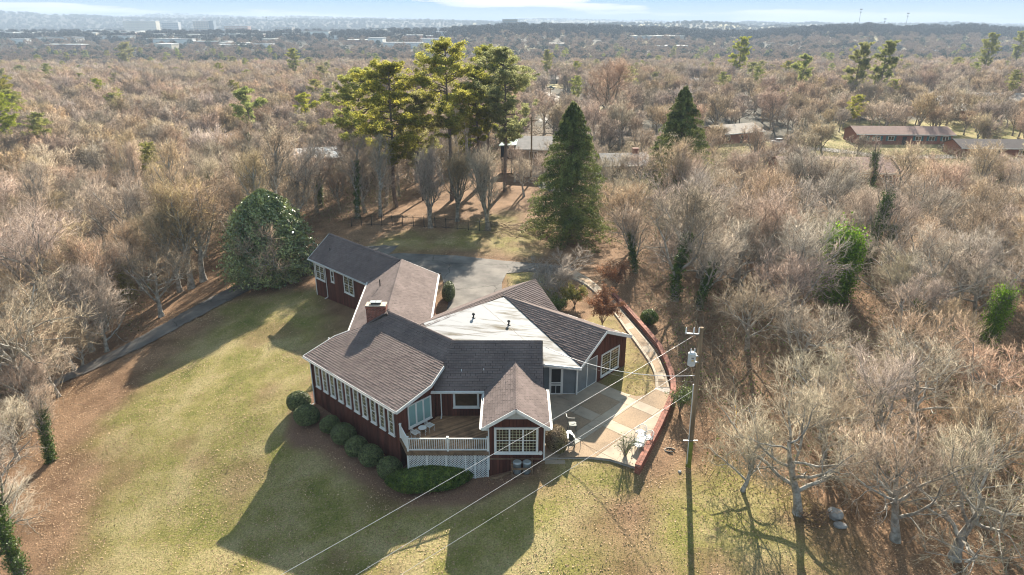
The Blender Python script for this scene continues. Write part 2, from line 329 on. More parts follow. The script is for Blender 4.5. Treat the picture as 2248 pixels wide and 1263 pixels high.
def at_y(u, v, y): d = ray(u, v); t = y / d.y; return (d.x * t, y, CAMZ + d.z * t)

def axis(a, b, step, lo, hi, g=1.09):
    c = list(np.arange(a, b + 1e-6, step)); s = step; x = b
    while x < hi: s *= g; x += s; c.append(min(x, hi))
    s = step; x = a; pre = []
    while x > lo: s *= g; x -= s; pre.append(max(x, lo))
    return np.array(pre[::-1] + c)
gx = axis(-48, 45, .5, -8200, 8200); gy = axis(14, 112, .5, -150, 8000, 1.05)
GX, GY = np.meshgrid(gx, gy); GZ = H(GX, GY)
nx, ny = len(gx), len(gy)
V = np.c_[GX.ravel(), GY.ravel(), GZ.ravel()]
ii = (np.arange(ny - 1)[:, None] * nx + np.arange(nx - 1)[None, :]).ravel()
F = np.c_[ii, ii + 1, ii + nx + 1, ii + nx]
# what grows or lies where: R lawn, G leaf litter, B bark mulch
X, Y = GX.ravel(), GY.ravel()
LAWN = [K(*q)[:2] for q in [(200,1262),(215,1150),(235,1010),(250,920),(310,850),(400,770),(500,675),(590,655),(690,640),(745,780),(700,900),(860,1080),(1050,1085),(1190,1030),(1230,1003),(1330,1005),(1400,1050),(1360,1170),(1450,1260)]]
LAWN = [(-24.5,16),(-25,20)] + LAWN[1:-1] + [(7,22),(7,12),(-20,12)]
LAWN2 = [K(*q)[:2] for q in [(800,560),(900,540),(1060,548),(1160,572),(1190,560),(1170,500),(1100,470),(1000,520),(880,515),(830,530)]]
LAWN3 = [K(*q)[:2] for q in [(1115,598),(1110,660),(1180,690),(1240,655),(1235,610),(1180,598)]]
LAWN4 = [K(*q)[:2] for q in [(1400,1100),(1470,1062),(1560,1040),(1660,1065),(1780,1160),(1840,1263),(1380,1263)]]
MULCH = [K(*q)[:2] for q in [(620,960),(640,900),(700,850),(900,1010),(1060,1040),(1195,1010),(1185,1040),(1100,1075),(1040,1105),(900,1115),(820,1080),(700,990),(640,985)]]
ISLE = [(6.5,45.4),(8.37,43.4),(9.07,43.0),(9.74,43.2),(10.39,43.67),(10.73,44.34),(11.06,46.18),(11.07,48.07),(10.42,52.9),(9.5,59),(8,60),(4,50)]
nz_ = vnoise(X, Y, 4, 11) * .6 + vnoise(X, Y, 1.5, 12) * .4 - .5
lawn = np.zeros(len(X))
for pl, w in ((LAWN, 2.6), (LAWN2, 2.5), (LAWN3, .6), (LAWN4, 2.0), (ISLE, .3)):
    s_ = sdist(X, Y, pl) + nz_ * w * 2.2; lawn = np.maximum(lawn, sstep(w, -w, s_) * (.75 if pl is ISLE else 1))
lawn *= (1 - .5 * sstep(.62, .78, vnoise(X, Y, 5, 21) * .6 + vnoise(X, Y, 2, 22) * .4))
mulch = sstep(.5, -.5, sdist(X, Y, MULCH) + nz_ * 1.0); lawn *= 1 - mulch
far_ = np.hypot(X, Y - 60)
hood = sstep(.50, .62, vnoise(X, Y, 45, 31)) * sstep(20, 60, X - (Y - 100) * -.1) * sstep(100, 140, Y)
lawn = np.maximum(lawn, hood * .9 * (Y > 95)); 
fl = sstep(.6, .7, vnoise(X, Y, 130, 33)) * sstep(300, 500, far_) * sstep(1300, 900, far_) * .22; lawn = np.maximum(lawn, fl)
orange = sstep(170, 60, far_)
gm = bpy.data.materials.new('ground'); gm.use_nodes = True; nt = gm.node_tree; bs = nt.nodes['Principled BSDF']; bs.inputs['Roughness'].default_value = .95; bs.inputs['Specular IOR Level'].default_value = .1
ln = nt.links.new; tcg = nt.nodes.new('ShaderNodeTexCoord'); att = nt.nodes.new('ShaderNodeAttribute'); att.attribute_name = 'cover'; sep = nt.nodes.new('ShaderNodeSeparateColor'); ln(att.outputs['Color'], sep.inputs[0])
def noise(s, d=6, r=.6):
    n = nt.nodes.new('ShaderNodeTexNoise'); n.inputs['Scale'].default_value = s; n.inputs['Detail'].default_value = d; n.inputs['Roughness'].default_value = r; ln(tcg.outputs['Object'], n.inputs['Vector']); return n.outputs['Fac']
def ramp(sock, *st):
    r_ = nt.nodes.new('ShaderNodeValToRGB'); e = r_.color_ramp.elements
    while len(e) < len(st): e.new(.5)
    for k, (p, c) in enumerate(st): e[k].position = p; e[k].color = (*c, 1)
    ln(sock, r_.inputs[0]); return r_.outputs[0]
def mix(f, a, b, mode='MIX'):
    m = nt.nodes.new('ShaderNodeMix'); m.data_type = 'RGBA'; m.blend_type = mode
    for k, s in (('Factor', f), ('A', a), ('B', b)):
        if hasattr(s, 'links'): ln(s, m.inputs[k])
        else: m.inputs[k].default_value = s if k == 'Factor' else (*s, 1)
    return m.outputs['Result']
g1 = ramp(noise(.28), (.30, (.13, .145, .033)), (.46, (.235, .21, .075)), (.62, (.34, .285, .15)))
g2 = ramp(noise(9, 8, .7), (.3, (.45, .5, .4)), (.7, (1.4, 1.35, 1.3)))
grass_c = mix(1.0, g1, g2, 'MULTIPLY')
l1 = ramp(noise(.35), (.35, (.15, .092, .055)), (.65, (.27, .175, .11)))
l2 = ramp(noise(12, 8, .75), (.32, (.35, .33, .32)), (.5, (.9, .9, .9)), (.68, (1.9, 1.75, 1.6)))
lit_c = mix(1.0, l1, l2, 'MULTIPLY')
mul_c = ramp(noise(14, 8, .75), (.35, (.10, .055, .038)), (.65, (.27, .165, .115)))
# leaves strewn in the grass
leafm = ramp(noise(6.5, 3, .8), (.565, (0, 0, 0)), (.63, (1, 1, 1)))
c1 = mix(leafm, grass_c, mix(.5, lit_c, (.42, .30, .18)))
lit_c = mix(sep.outputs[1], mix(1.0, ramp(noise(.1), (.35, (.045, .046, .036)), (.65, (.095, .085, .068))), l2, 'MULTIPLY'), lit_c); c2 = mix(sep.outputs[0], lit_c, c1); c3 = mix(sep.outputs[2], c2, mul_c)
ln(c3, bs.inputs['Base Color']); bmp = nt.nodes.new('ShaderNodeBump'); bmp.inputs['Strength'].default_value = .8; bmp.inputs['Distance'].default_value = .08; ln(noise(11, 8, .7), bmp.inputs['Height']); ln(bmp.outputs[0], bs.inputs['Normal'])
ground = np_obj('ground', V, F, gm, smooth=True); tag(ground, kind='structure')
ca = ground.data.color_attributes.new('cover', 'FLOAT_COLOR', 'POINT')
ca.data.foreach_set('color', np.c_[lawn, orange, mulch, np.ones(len(X))].astype(np.float32).ravel())

# ---------------------------------------------------------------- driveway, patio, walkway
def strip(pts, lift, name, m, nseg=6, rep=8):
    c = []
    for i in range(len(pts) - 1):
        p0 = pts[max(i - 1, 0)]; p1 = pts[i]; p2 = pts[i + 1]; p3 = pts[min(i + 2, len(pts) - 1)]
        for k in range(rep):
            t = k / rep; c.append([.5 * (2 * p1[j] + (p2[j] - p0[j]) * t + (2 * p0[j] - 5 * p1[j] + 4 * p2[j] - p3[j]) * t * t + (3 * p1[j] - p0[j] - 3 * p2[j] + p3[j]) * t ** 3) for j in range(3)])
    c.append(list(pts[-1])); c = np.array(c); d = np.gradient(c[:, :2], axis=0); d /= np.linalg.norm(d, axis=1)[:, None]; n = np.c_[-d[:, 1], d[:, 0]]
    s = np.linspace(-.5, .5, nseg + 1); wv = c[:, 2][:, None] * s[None, :] * (1 + .06 * rng.standard_normal(len(c)))[:, None]
    XX = c[:, 0][:, None] + n[:, 0][:, None] * wv; YY = c[:, 1][:, None] + n[:, 1][:, None] * wv; ZZ = H(XX, YY) + lift
    N, W_ = XX.shape; i0 = (np.arange(N - 1)[:, None] * W_ + np.arange(W_ - 1)[None, :]).ravel()
    return np_obj(name, np.c_[XX.ravel(), YY.ravel(), ZZ.ravel()], np.c_[i0, i0 + W_, i0 + W_ + 1, i0 + 1], m, kind='structure')
mb = MB(); mb.prism(COURT, -.5, -.30); mb.build('driveway', M['asphalt'], kind='structure')
strip(DRIVE, .09, 'driveway', M['asphalt'], rep=14, nseg=8)
def clip(poly, a, b, c):         # keep a*x+b*y<=c
    out = []; n = len(poly)
    for i in range(n):
        p, q = poly[i], poly[(i + 1) % n]; dp, dq = a * p[0] + b * p[1] - c, a * q[0] + b * q[1] - c
        if dp <= 0: out.append(p)
        if dp * dq < 0: t = dp / (dp - dq); out.append((p[0] + (q[0] - p[0]) * t, p[1] + (q[1] - p[1]) * t))
    return out
def inset(poly, g):
    cx = sum(p[0] for p in poly) / len(poly); cy = sum(p[1] for p in poly) / len(poly); out = []
    for p in poly:
        d = math.hypot(p[0] - cx, p[1] - cy); k = max(0, (d - g * 1.3) / d) if d > 1e-6 else 1; out.append((cx + (p[0] - cx) * k, cy + (p[1] - cy) * k))
    return out
pt = MB(); pt.prism(PATIO, -.75, -.125); patio = pt.build('patio', M['mortar'], kind='structure')
ca_, sa_ = math.cos(R(47)), math.sin(R(47)); o_ = (4.71, 43.36)
AB = [-9.5, -4.75, -2.2, -1.12, 1.25, 2.3, 4.6]; BB = [-6, 1.15, 3.05, 3.95, 5.7, 9]
for i in range(len(AB) - 1):
    for j in range(len(BB) - 1):
        pl = list(PATIO); a0, a1, b0, b1 = AB[i], AB[i + 1], BB[j], BB[j + 1]; g = .012
        if j == 0 and i in (2, 4): continue
        if j == 0: a0, a1 = {0: (-9.5, -4.75), 1: (-4.75, -1.12), 3: (-1.12, 4.6)}.get(i, (a0, a1))
        off = ca_ * o_[0] + sa_ * o_[1]; offb = sa_ * o_[0] - ca_ * o_[1]
        pl = clip(pl, ca_, sa_, off + a1 - g); pl = clip(pl, -ca_, -sa_, -(off + a0 + g)); pl = clip(pl, sa_, -ca_, offb + b1 - g); pl = clip(pl, -sa_, ca_, -(offb + b0 + g))
        if len(pl) < 3: continue
        area = abs(sum(pl[k][0] * pl[(k + 1) % len(pl)][1] - pl[(k + 1) % len(pl)][0] * pl[k][1] for k in range(len(pl)))) / 2
        if area < .08: continue
        agg = (i in (1, 3) and j in (1, 3)) or (i == 5 and j in (2, 3)) or (i == 0 and j == 3)
        mb = MB(); mb.prism(pl, -.2, -.10 - (.006 if agg else 0) + .003 * rng.random()); mb.build('paving_slab', M['aggregate'] if agg else M['concrete'], patio)
wk = MB()
def resamp(pts, n):
    p = np.array(pts); s = np.r_[0, np.cumsum(np.linalg.norm(np.diff(p, axis=0), axis=1))]; t = np.linspace(0, s[-1], n); return np.c_[np.interp(t, s, p[:, 0]), np.interp(t, s, p[:, 1])]
NW = 23; wi, wo_ = resamp(WALK_IN, NW), resamp(WALK_OUT, NW)
walk = bpy.data.objects.new('walkway', None); link(walk); tag(walk, kind='structure')
b_ = MB(); b_.prism([tuple(p) for p in wi] + [tuple(p) for p in wo_[::-1]], -.5, -.15); b_.build('bed', M['mortar'], walk)
for k in range(NW - 1):
    A0, A1, B0, B1 = wi[k], wi[k + 1], wo_[k], wo_[k + 1]; lerp = lambda a, b, t: tuple(a + (b - a) * t)
    e = .01
    for f0, f1, mm in ((0, .24, 'concrete'), (.24, .80, 'aggregate' if k % 4 else 'concrete'), (.80, 1, 'concrete')):
        c0, c1, c2_, c3_ = lerp(A0, B0, f0 + e), lerp(A0, B0, f1 - e), lerp(A1, B1, f1 - e), lerp(A1, B1, f0 + e)
        c0, c3_ = lerp(np.array(c0), np.array(c3_), .01), lerp(np.array(c3_), np.array(c0), .01)
        mb = MB(); mb.prism([c0, c1, c2_, c3_], -.25, -.10 + .004 * rng.random()); mb.build('paving_slab', M[mm], walk)
# ---------------------------------------------------------------- brick retaining wall
def brickwall(pts, top, foot, thick):
    w = thing('brick_retaining_wall', 'curved red brick retaining wall with brick coping around the patio', 'wall')
    p = resamp(pts, int(sum(math.dist(pts[i], pts[i + 1]) for i in range(len(pts) - 1)) / .115)); n = len(p)
    d = np.gradient(p, axis=0); d /= np.linalg.norm(d, axis=1)[:, None]; nn = np.c_[-d[:, 1], d[:, 0]]
    core, cop, fac = MB(), MB(), MB()
    for i in range(n - 1):
        q = lambda k, s: (p[k][0] + nn[k][0] * s, p[k][1] + nn[k][1] * s); t = thick / 2
        z0 = foot(p[i][0], p[i][1]); 
        if i % 3 == 0:
            j = min(i + 3, n - 1); xy = [q(i, -t + .02), q(j, -t + .02), q(j, t - .02), q(i, t - .02)]; core.prism(xy, z0 - .4, top - .075)
        e = .05; a = p[i] * (1 - e) + p[i + 1] * e; b = p[i] * e + p[i + 1] * (1 - e); m1 = lambda pp, k, s: (pp[0] + nn[k][0] * s, pp[1] + nn[k][1] * s)
        for s0, s1 in ((-t - .02, -.006), (.006, t + .02)):
            dz = .006 * rng.random(); cop.prism([m1(a, i, s0), m1(b, i, s0), m1(b, i, s1), m1(a, i, s1)], top - .075, top - dz)
        if i % 2 == 0 and i + 2 < n:
            zz = top - .085; row = 0
            while zz > z0 - .1:
                a = p[i] * .96 + p[i + 2] * .04; b = p[i] * .04 + p[i + 2] * .96
                if row % 2: a, b = (p[i] + p[i + 1]) / 2 + (a - p[i]), (p[i + 1] + p[i + 2]) / 2 + (b - p[i + 2]) ; b = b + (p[i + 1] - p[i]) * .5 * 0
                for sg in (-1, 1):
                    if sg == 1 and zz < -.1: continue
                    s0, s1 = sg * (t - .03), sg * (t + .006 * rng.random())
                    fac.prism([m1(a, i, min(s0, s1)), m1(b, i, min(s0, s1)), m1(b, i, max(s0, s1)), m1(a, i, max(s0, s1))], zz - .062, zz)
                zz -= .075; row += 1
    for row in range(16):
        zz = top - .085 - row * .075; dx = d[0]; a = p[0] - dx * .02
        for q0, q1 in (((-t, -.01), (.01, t)) if row % 2 else ((-t, -t + .09), (-t + .105, t - .105), (t - .09, t))): fac.prism([(a[0] + nn[0][0] * q0, a[1] + nn[0][1] * q0), (a[0] + nn[0][0] * q1, a[1] + nn[0][1] * q1), (a[0] + nn[0][0] * q1 - dx[0] * .03, a[1] + nn[0][1] * q1 - dx[1] * .03), (a[0] + nn[0][0] * q0 - dx[0] * .03, a[1] + nn[0][1] * q0 - dx[1] * .03)], zz - .062, zz)
    core.build('mortar_core', M['mortar'], w); cop.build('coping_brick', M['brick'], w, kind='stuff'); fac.build('brick', M['brick'], w, kind='stuff')
    return w
brickwall(WALLC, .32, lambda x, y: min(h1(x, y), h1(x + .6, y - .3)) , .34)
# ---------------------------------------------------------------- the house
house = thing('ranch_house', 'rambling dark red board house with brown shingle roofs and a white flat roof', 'house', (0, 0, 0))
def clipc(poly, cl):
    a2 = sum(cl[k][0] * cl[(k + 1) % len(cl)][1] - cl[(k + 1) % len(cl)][0] * cl[k][1] for k in range(len(cl)))
    if a2 < 0: cl = cl[::-1]
    for i in range(len(cl)):
        x0, y0 = cl[i]; x1, y1 = cl[(i + 1) % len(cl)]
        a, b = (y1 - y0), -(x1 - x0); poly = clip(poly, a, b, a * x0 + b * y0)
        if len(poly) < 3: return []
    return poly
def roof(pts, U, parent=house, label=None, exposure=.19, tabw=.33, shing=True, thick=.11, under='white'):
    pts = [Vector(p) for p in pts]; U = Vector((U[0], U[1], 0)).normalized()
    N = Vector((0, 0, 0))
    for i in range(len(pts)):
        N += pts[i].cross(pts[(i + 1) % len(pts)])
    N.normalize()
    if N.z < 0: N = -N; pts = pts[::-1]
    U = (U - N * U.dot(N)).normalized(); Vv = N.cross(U)
    if Vv.z < 0: U, Vv = -U, -Vv
    O = pts[0]; uv = [((p - O).dot(U), (p - O).dot(Vv)) for p in pts]
    to = lambda u, v, n: O + U * u + Vv * v + N * n
    mb = MB(); mb.hexa([to(u, v, -thick) for u, v in uv], [to(u, v, 0) for u, v in uv])
    r_ = mb.build('roof', M['roofbase'] if shing else M['whiteroof'], parent)
    if label: r_['label'] = label
    if shing:
        sh = MB(); u0, u1 = min(p[0] for p in uv) - .05, max(p[0] for p in uv) + .05; v0, v1 = min(p[1] for p in uv) - .02, max(p[1] for p in uv) + .02
        v = v0; row = 0
        while v < v1:
            u = u0 - (row % 2) * tabw / 2 - rng.random() * .05
            while u < u1:
                w = tabw * (.97 if rng.random() < .8 else .9)
                q = clipc([(u, v - .012), (u + w, v - .012), (u + w, v + exposure), (u, v + exposure)], uv)
                if len(q) >= 3:
                    l0 = .038 + .014 * rng.random() * (rng.random() < .5)
                    top = [to(a, b, l0 - (b - v) / exposure * .034) for a, b in q]
                    sh.poly(top); b0 = len(sh.v) - len(q)
                    for k in range(len(q)):
                        k2 = (k + 1) % len(q)
                        if abs(q[k][1] - q[k2][1]) < 1e-4 and q[k][1] < v + .01:
                            sh.poly([to(*q[k], -.002), to(*q[k2], -.002), top[k2], top[k]])
                u += tabw
            v += exposure; row += 1
        sh.build('shingle', M['shingle'], r_, kind='stuff')
    return r_
def ridge(p, q, parent=house, w=.17):
    p, q = Vector(p), Vector(q); d = (q - p); Ln = d.length; d.normalize(); s = Vector((-d.y, d.x, 0)).normalized(); mb = MB(); t = 0
    while t < Ln:
        a = p + d * t; b = p + d * min(t + .2, Ln); lift = .030; dz = Vector((0, 0, lift + .02)); z2 = Vector((0, 0, -.075))
        mb.poly([a + dz, b + dz * .7, b + s * w + z2, a + s * w + z2 + Vector((0, 0, .02))]); mb.poly([b + dz * .7, a + dz, a - s * w + z2 + Vector((0, 0, .02)), b - s * w + z2])
        mb.poly([a + dz, a + s * w + z2 + Vector((0, 0, .02)), a + z2, a - s * w + z2 + Vector((0, 0, .02))])
        t += .2
    mb.build('ridge_cap', M['shingle'], parent, kind='stuff')
def trim(p, q, name='fascia', w=.05, h=.17, parent=house, dz=-.06):
    mb = MB(); mb.beam(Vector(p) + Vector((0, 0, dz)), Vector(q) + Vector((0, 0, dz)), w, h); return mb.build(name, M['white'], parent)
def gutter(p, q, out, parent=house):
    p, q = Vector(p), Vector(q); o = Vector((out[0], out[1], 0)).normalized(); mb = MB()
    prof = [(0, 0), (0, -.12), (.09, -.12), (.13, -.01), (.115, -.01), (.08, -.10), (.015, -.10), (.015, 0)]
    for i in range(len(prof)):
        a, b = prof[i], prof[(i + 1) % len(prof)]
        mb.poly([p + o * a[0] + Vector((0, 0, a[1] + .01)), q + o * a[0] + Vector((0, 0, a[1] + .01)), q + o * b[0] + Vector((0, 0, b[1] + .01)), p + o * b[0] + Vector((0, 0, b[1] + .01))])
    return mb.build('gutter', M['white'], parent)
def downspout(x, y, z1, z0, o=(0, -1), parent=house):
    o = Vector((*o, 0)).normalized(); p = Vector((x, y, 0)); mb = MB()
    mb.beam(p + o * .30 + Vector((0, 0, z1)), p + o * .08 + Vector((0, 0, z1 - .3)), .08, .06, up=(1, 0, 0)); mb.beam(p + o * .08 + Vector((0, 0, z1 - .28)), p + o * .08 + Vector((0, 0, z0 + .12)), .08, .06, up=(1, 0, 0))
    mb.beam(p + o * .08 + Vector((0, 0, z0 + .15)), p + o * .45 + Vector((0, 0, z0 + .04)), .08, .06); return mb.build('downspout', M['white'], parent)
def wall(p0, p1, z0, top, parent=house, name='wall', bw=.2, z0b=None, label=None):
    p0, p1 = Vector(p0), Vector(p1); L_ = (p1 - p0).length; u = (p1 - p0) / L_; o = Vector((u.y, -u.x)); tf = top if callable(top) else (lambda s: top)
    zb = lambda s: z0 + (0 if z0b is None else (z0b - z0) * s / L_)
    ns = max(2, int(L_ / .25)); ss = [L_ * k / ns for k in range(ns + 1)]
    at = lambda s, z, d: (p0.x + u.x * s + o.x * d, p0.y + u.y * s + o.y * d, z)
    mb = MB()
    for k in range(ns):
        a, b = ss[k], ss[k + 1]
        mb.poly([at(a, zb(a), 0), at(b, zb(b), 0), at(b, tf(b), 0), at(a, tf(a), 0)]); mb.poly([at(b, zb(b), -.14), at(a, zb(a), -.14), at(a, tf(a), -.14), at(b, tf(b), -.14)])
    mb.poly([at(0, zb(0), -.14), at(0, zb(0), 0), at(0, tf(0), 0), at(0, tf(0), -.14)]); mb.poly([at(L_, zb(L_), 0), at(L_, zb(L_), -.14), at(L_, tf(L_), -.14), at(L_, tf(L_), 0)])
    w_ = mb.build(name, M['sidingback'], parent)
    if label: w_['label'] = label
    sb = MB(); nb = int(L_ / bw)
    for k in range(nb):
        a, b = L_ * k / nb + .009, L_ * (k + 1) / nb - .009; d = .018 + .004 * rng.random()
        za, zb_ = zb(a), zb(b)
        sb.hexa([at(a, za, 0), at(b, zb_, 0), at(b, zb_, d), at(a, za, d)][::-1], [at(a, tf(a), 0), at(b, tf(b), 0), at(b, tf(b), d), at(a, tf(a), d)][::-1])
    sb.build('siding_board', M['siding'], w_, kind='stuff'); return w_
def window(p0, u, s, z0, w, h, units=1, cols=3, rows=3, hung=True, parent=house, pane='glass', mun=True, fr=.09, label=None):
    p0 = Vector(p0); u = Vector(u).normalized(); o = Vector((u.y, -u.x))
    at = lambda a, z, d: (p0.x + u.x * (s + a) + o.x * d, p0.y + u.y * (s + a) + o.y * d, z0 + z)
    def bar(mb, a0, a1, za, zb_, d0, d1): mb.hexa([at(a0, za, d0), at(a1, za, d0), at(a1, za, d1), at(a0, za, d1)][::-1], [at(a0, zb_, d0), at(a1, zb_, d0), at(a1, zb_, d1), at(a0, zb_, d1)][::-1])
    f = MB(); bar(f, 0, fr, 0, h, .0, .085); bar(f, w - fr, w, 0, h, .0, .085); bar(f, fr, w - fr, h - fr, h, .0, .085); bar(f, fr, w - fr, 0, fr * .9, .0, .085)
    bar(f, -.03, w + .03, -.05, 0, .0, .12)
    fo = f.build('window', M['white'], parent)
    if label: fo['label'] = label
    uw = (w - 2 * fr) / units
    for k in range(units):
        a0 = fr + k * uw; a1 = a0 + uw
        if units > 1 and k: m_ = MB(); bar(m_, a0 - .05, a0 + .05, fr * .9, h - fr, .0, .08); m_.build('mullion', M['white'], fo)
        parts = [(fr * .9, h / 2 - .0), (h / 2, h - fr)] if hung else [(fr * .9, h - fr)]
        for j, (za, zb_) in enumerate(parts):
            d = .030 + .018 * j; g = MB(); bar(g, a0, a1, za, zb_, d - .012, d); g.build('pane', M[pane], fo)
            sh = MB(); t = .035; bar(sh, a0, a0 + t, za, zb_, d, d + .022); bar(sh, a1 - t, a1, za, zb_, d, d + .022); bar(sh, a0 + t, a1 - t, za, za + t, d, d + .022); bar(sh, a0 + t, a1 - t, zb_ - t, zb_, d, d + .022)
            sh.build('sash', M['white'], fo)
            if mun:
                mm = MB()
                for c in range(1, cols): x = a0 + (a1 - a0) * c / cols; bar(mm, x - .011, x + .011, za + t, zb_ - t, d, d + .010)
                for r_ in range(1, rows): z = za + (zb_ - za) * r_ / rows; bar(mm, a0 + t, a1 - t, z - .011, z + .011, d, d + .013)
                mm.build('glazing_bar', M['muntin'], fo)
    return fo
# --- C: the long room on the left front
eR = Vector((-7.22, 36.43)); dC = Vector((.7218, -.6921)); nC = Vector((.6921, .7218))
def C(a, b): p = eR + dC * a + nC * b; return (p.x, p.y)
def C3(a, b, z): return (*C(a, b), z)
lz = lambda b: 2.6 + .26 * b
roof([C3(-11.1, 0, lz(0)), C3(0, 0, lz(0)), C3(0, 2.85, lz(2.85)), C3(-.75, 4.55, lz(4.55)), C3(-1.2, 5.03, lz(5.03)), C3(-10.1, 5.03, lz(5.03)), C3(-10.6, 3.7, lz(3.7)), C3(-11.05, 2.7, lz(2.7))], dC)
roof([C3(-10.1, 5.03, lz(5.03)), C3(-1.2, 5.03, lz(5.03)), C3(-1.66, 6.3, 4.8), C3(-9.36, 6.35, 4.8)], dC)
roof([C3(-1.66, 6.3, 4.8), C3(-9.36, 6.35, 4.8), C3(-8.0, 8.6, 3.2), C3(-1.7, 8.6, 3.2)], dC)
ridge(C3(-9.3, 6.34, 4.8), C3(-1.66, 6.31, 4.8))
trim(C3(0.0, -.02, 2.6), C3(-11.12, -.02, 2.6)); gutter(C3(-11.1, -.03, 2.6), C3(0, -.03, 2.6), -nC)
trim(C3(.03, -.03, lz(0)), C3(.03, 2.85, lz(2.85)), h=.22); trim(C3(.03, 2.85, lz(2.85)), C3(-.72, 4.6, lz(4.6)), h=.22); trim(C3(-11.12, 0, lz(0)), C3(-11.08, 2.7, lz(2.7)), h=.2); trim(C3(-11.08, 2.7, lz(2.7)), C3(-10.6, 3.75, lz(3.75)), h=.2)
CL, CR = C(-10.7, .4), C(-.4, .4)
wall(CL, CR, -2.3, 2.45, z0b=-2.9); wall(CR, C(-.4, 3.4), -2.9, lambda s: lz(s + .4) - .12); wall(C(-10.7, 4.0), CL, -1.8, lambda s: lz(4.0 - s) - .12)
for k in range(10):
    window(CL, dC, .38 + k * .985, .28 + 0, .62, 1.86, cols=3, rows=3, fr=.085, label=None)
for p in (CL, CR): c_ = MB(); c_.obox((*p, -2.9), dC, .14, .14, 5.2); c_.build('corner_board', M['siding'], house)
downspout(*C(-10.75, .36), 2.4, h1(*C(-10.9, .2)) , o=(-nC.x, -nC.y))
sp = MB(); sp.beam(C3(-10.79, .36, 2.4), C3(-10.79, .36, -1.3), .09, .07, up=(1, 0, 0)); sp.build('downspout', M['white'], house)
window(CR, nC, .73, .72, 1.93, 1.66, units=3, hung=False, pane='teal', mun=False, fr=.06, label='wide window with pale teal panes over the deck')
# --- D: the middle block facing the deck
roof([(-5.35, 39.0, 2.6), (2.08, 39.0, 2.6), (2.08, 42.1, 4.8), (-4.12, 42.1, 4.8)], (1, 0)); roof([(2.08, 42.1, 4.8), (-4.12, 42.1, 4.8), (-5.2, 44.9, 2.9), (2.08, 44.9, 2.9)], (1, 0))
ridge((-4.1, 42.1, 4.8), (2.08, 42.1, 4.8)); trim((-5.35, 38.97, 2.6), (-1.85, 38.97, 2.6)); gutter((-5.35, 38.95, 2.6), (-1.9, 38.95, 2.6), (0, -1))
mbx = MB(); mbx.beam((2.11, 39.0, 2.54), (2.11, 42.1, 4.74), .03, .16); mbx.beam((2.11, 42.1, 4.74), (2.11, 44.9, 2.84), .03, .16); mbx.build('rake_board', M['sidingback'], house)
wall((-5.15, 39.5), (-1.42, 39.5), .3, 2.55); wall((2.0, 39.5), (2.0, 43.4), -.2, lambda s: min(2.6 + .71 * (s + .5), 4.8 - .71 * (s - 2.6)) - .15 if s < 10 else 3)
window((-5.15, 39.5), (1, 0), 1.2, 1.1, 1.75, 1.2, hung=False, mun=False, fr=.11, label='single pane picture window above the deck')
downspout(-4.75, 39.48, 2.5, .45)
vt = MB(); vt.tube_z((-3.4, 40.2, 3.35), [(.03, 0), (.03, .25)], 8, 0); vt.build('vent_pipe', M['white'], house); vt = MB(); vt.tube_z((-1.9, 40.25, 3.4), [(.03, 0), (.03, .22)], 8, 0); vt.build('vent_pipe', M['white'], house)
# --- F: gabled room at the front
FX, fw = .24, 2.04; fz = lambda x: 2.6 + .64 * (fw - abs(x - FX))
roof([(-1.8, 34.6, 2.6), (-1.8, 39.0, 2.6), (FX, 40.9, 3.905), (FX, 34.6, 3.905)], (0, 1)); roof([(FX, 34.6, 3.905), (FX, 40.9, 3.905), (2.28, 39.0, 2.6), (2.28, 34.6, 2.6)], (0, 1))
ridge((FX, 34.6, 3.905), (FX, 40.8, 3.905)); trim((-1.8, 34.58, 2.58), (FX, 34.58, 3.885), h=.2); trim((FX, 34.58, 3.885), (2.28, 34.58, 2.58), h=.2)
trim((-1.83, 34.6, 2.6), (-1.83, 38.95, 2.6)); trim((2.31, 34.6, 2.6), (2.31, 39.2, 2.6)); gutter((2.32, 34.6, 2.6), (2.32, 39.3, 2.6), (1, 0)); gutter((-1.84, 38.9, 2.6), (-1.84, 34.6, 2.6), (-1, 0))
wall((-1.42, 35.4), (1.97, 35.4), -2.1, lambda s: min(fz(s - 1.42) - .12, 2.78), z0b=-.8); wall((1.97, 35.4), (1.97, 39.5), -.8, 2.7); wall((-1.42, 39.5), (-1.42, 35.4), -2.1, 2.7)
g = MB(); g.hexa([(-.72, 35.36, 2.76), (1.2, 35.36, 2.76), (1.2, 35.42, 2.76), (-.72, 35.42, 2.76)], [(FX - .02, 35.36, 3.62), (FX + .02, 35.36, 3.62), (FX + .02, 35.42, 3.62), (FX - .02, 35.42, 3.62)]); g.build('gable_panel', M['lightgrey'], house, )
for i in range(6):
    zz = 2.79 + i * .13; ww = .93 * (1 - (zz - 2.76) / .9); g = MB(); g.beam((FX - ww, 35.345, zz), (FX + ww, 35.345, zz), .02, .02); g.build('gable_louver', M['lightgrey'], house)
for a_, b_ in ((-1.80, -1.42), (1.97, 2.27)): sf = MB(); sf.box(a_, b_, 34.64, 35.38, 2.42, 2.50); sf.build('soffit_return', M['white'], house)
window((-1.42, 35.4), (1, 0), .32, .30, 2.72, 1.88, units=3, cols=4, rows=4, fr=.11, label='wide three part window of the front gable')
mt = MB(); mt.tube([(1.76, 35.36, .36), (1.76, 35.27, .36)], [.13, .13], 14); mt.build('vent_hood', M['white'], house)
for x in (-1.44, 1.99): s_ = MB(); s_.box(x - .04, x + .04, 35.33, 35.40, -.9 if x < 0 else -.2, 2.45); s_.build('downspout', M['white'], house)
sk = MB(); sk.box(-1.42, 1.97, 35.365, 35.38, -.16, -.08); sk.build('skirt_board', M['timber'], house)
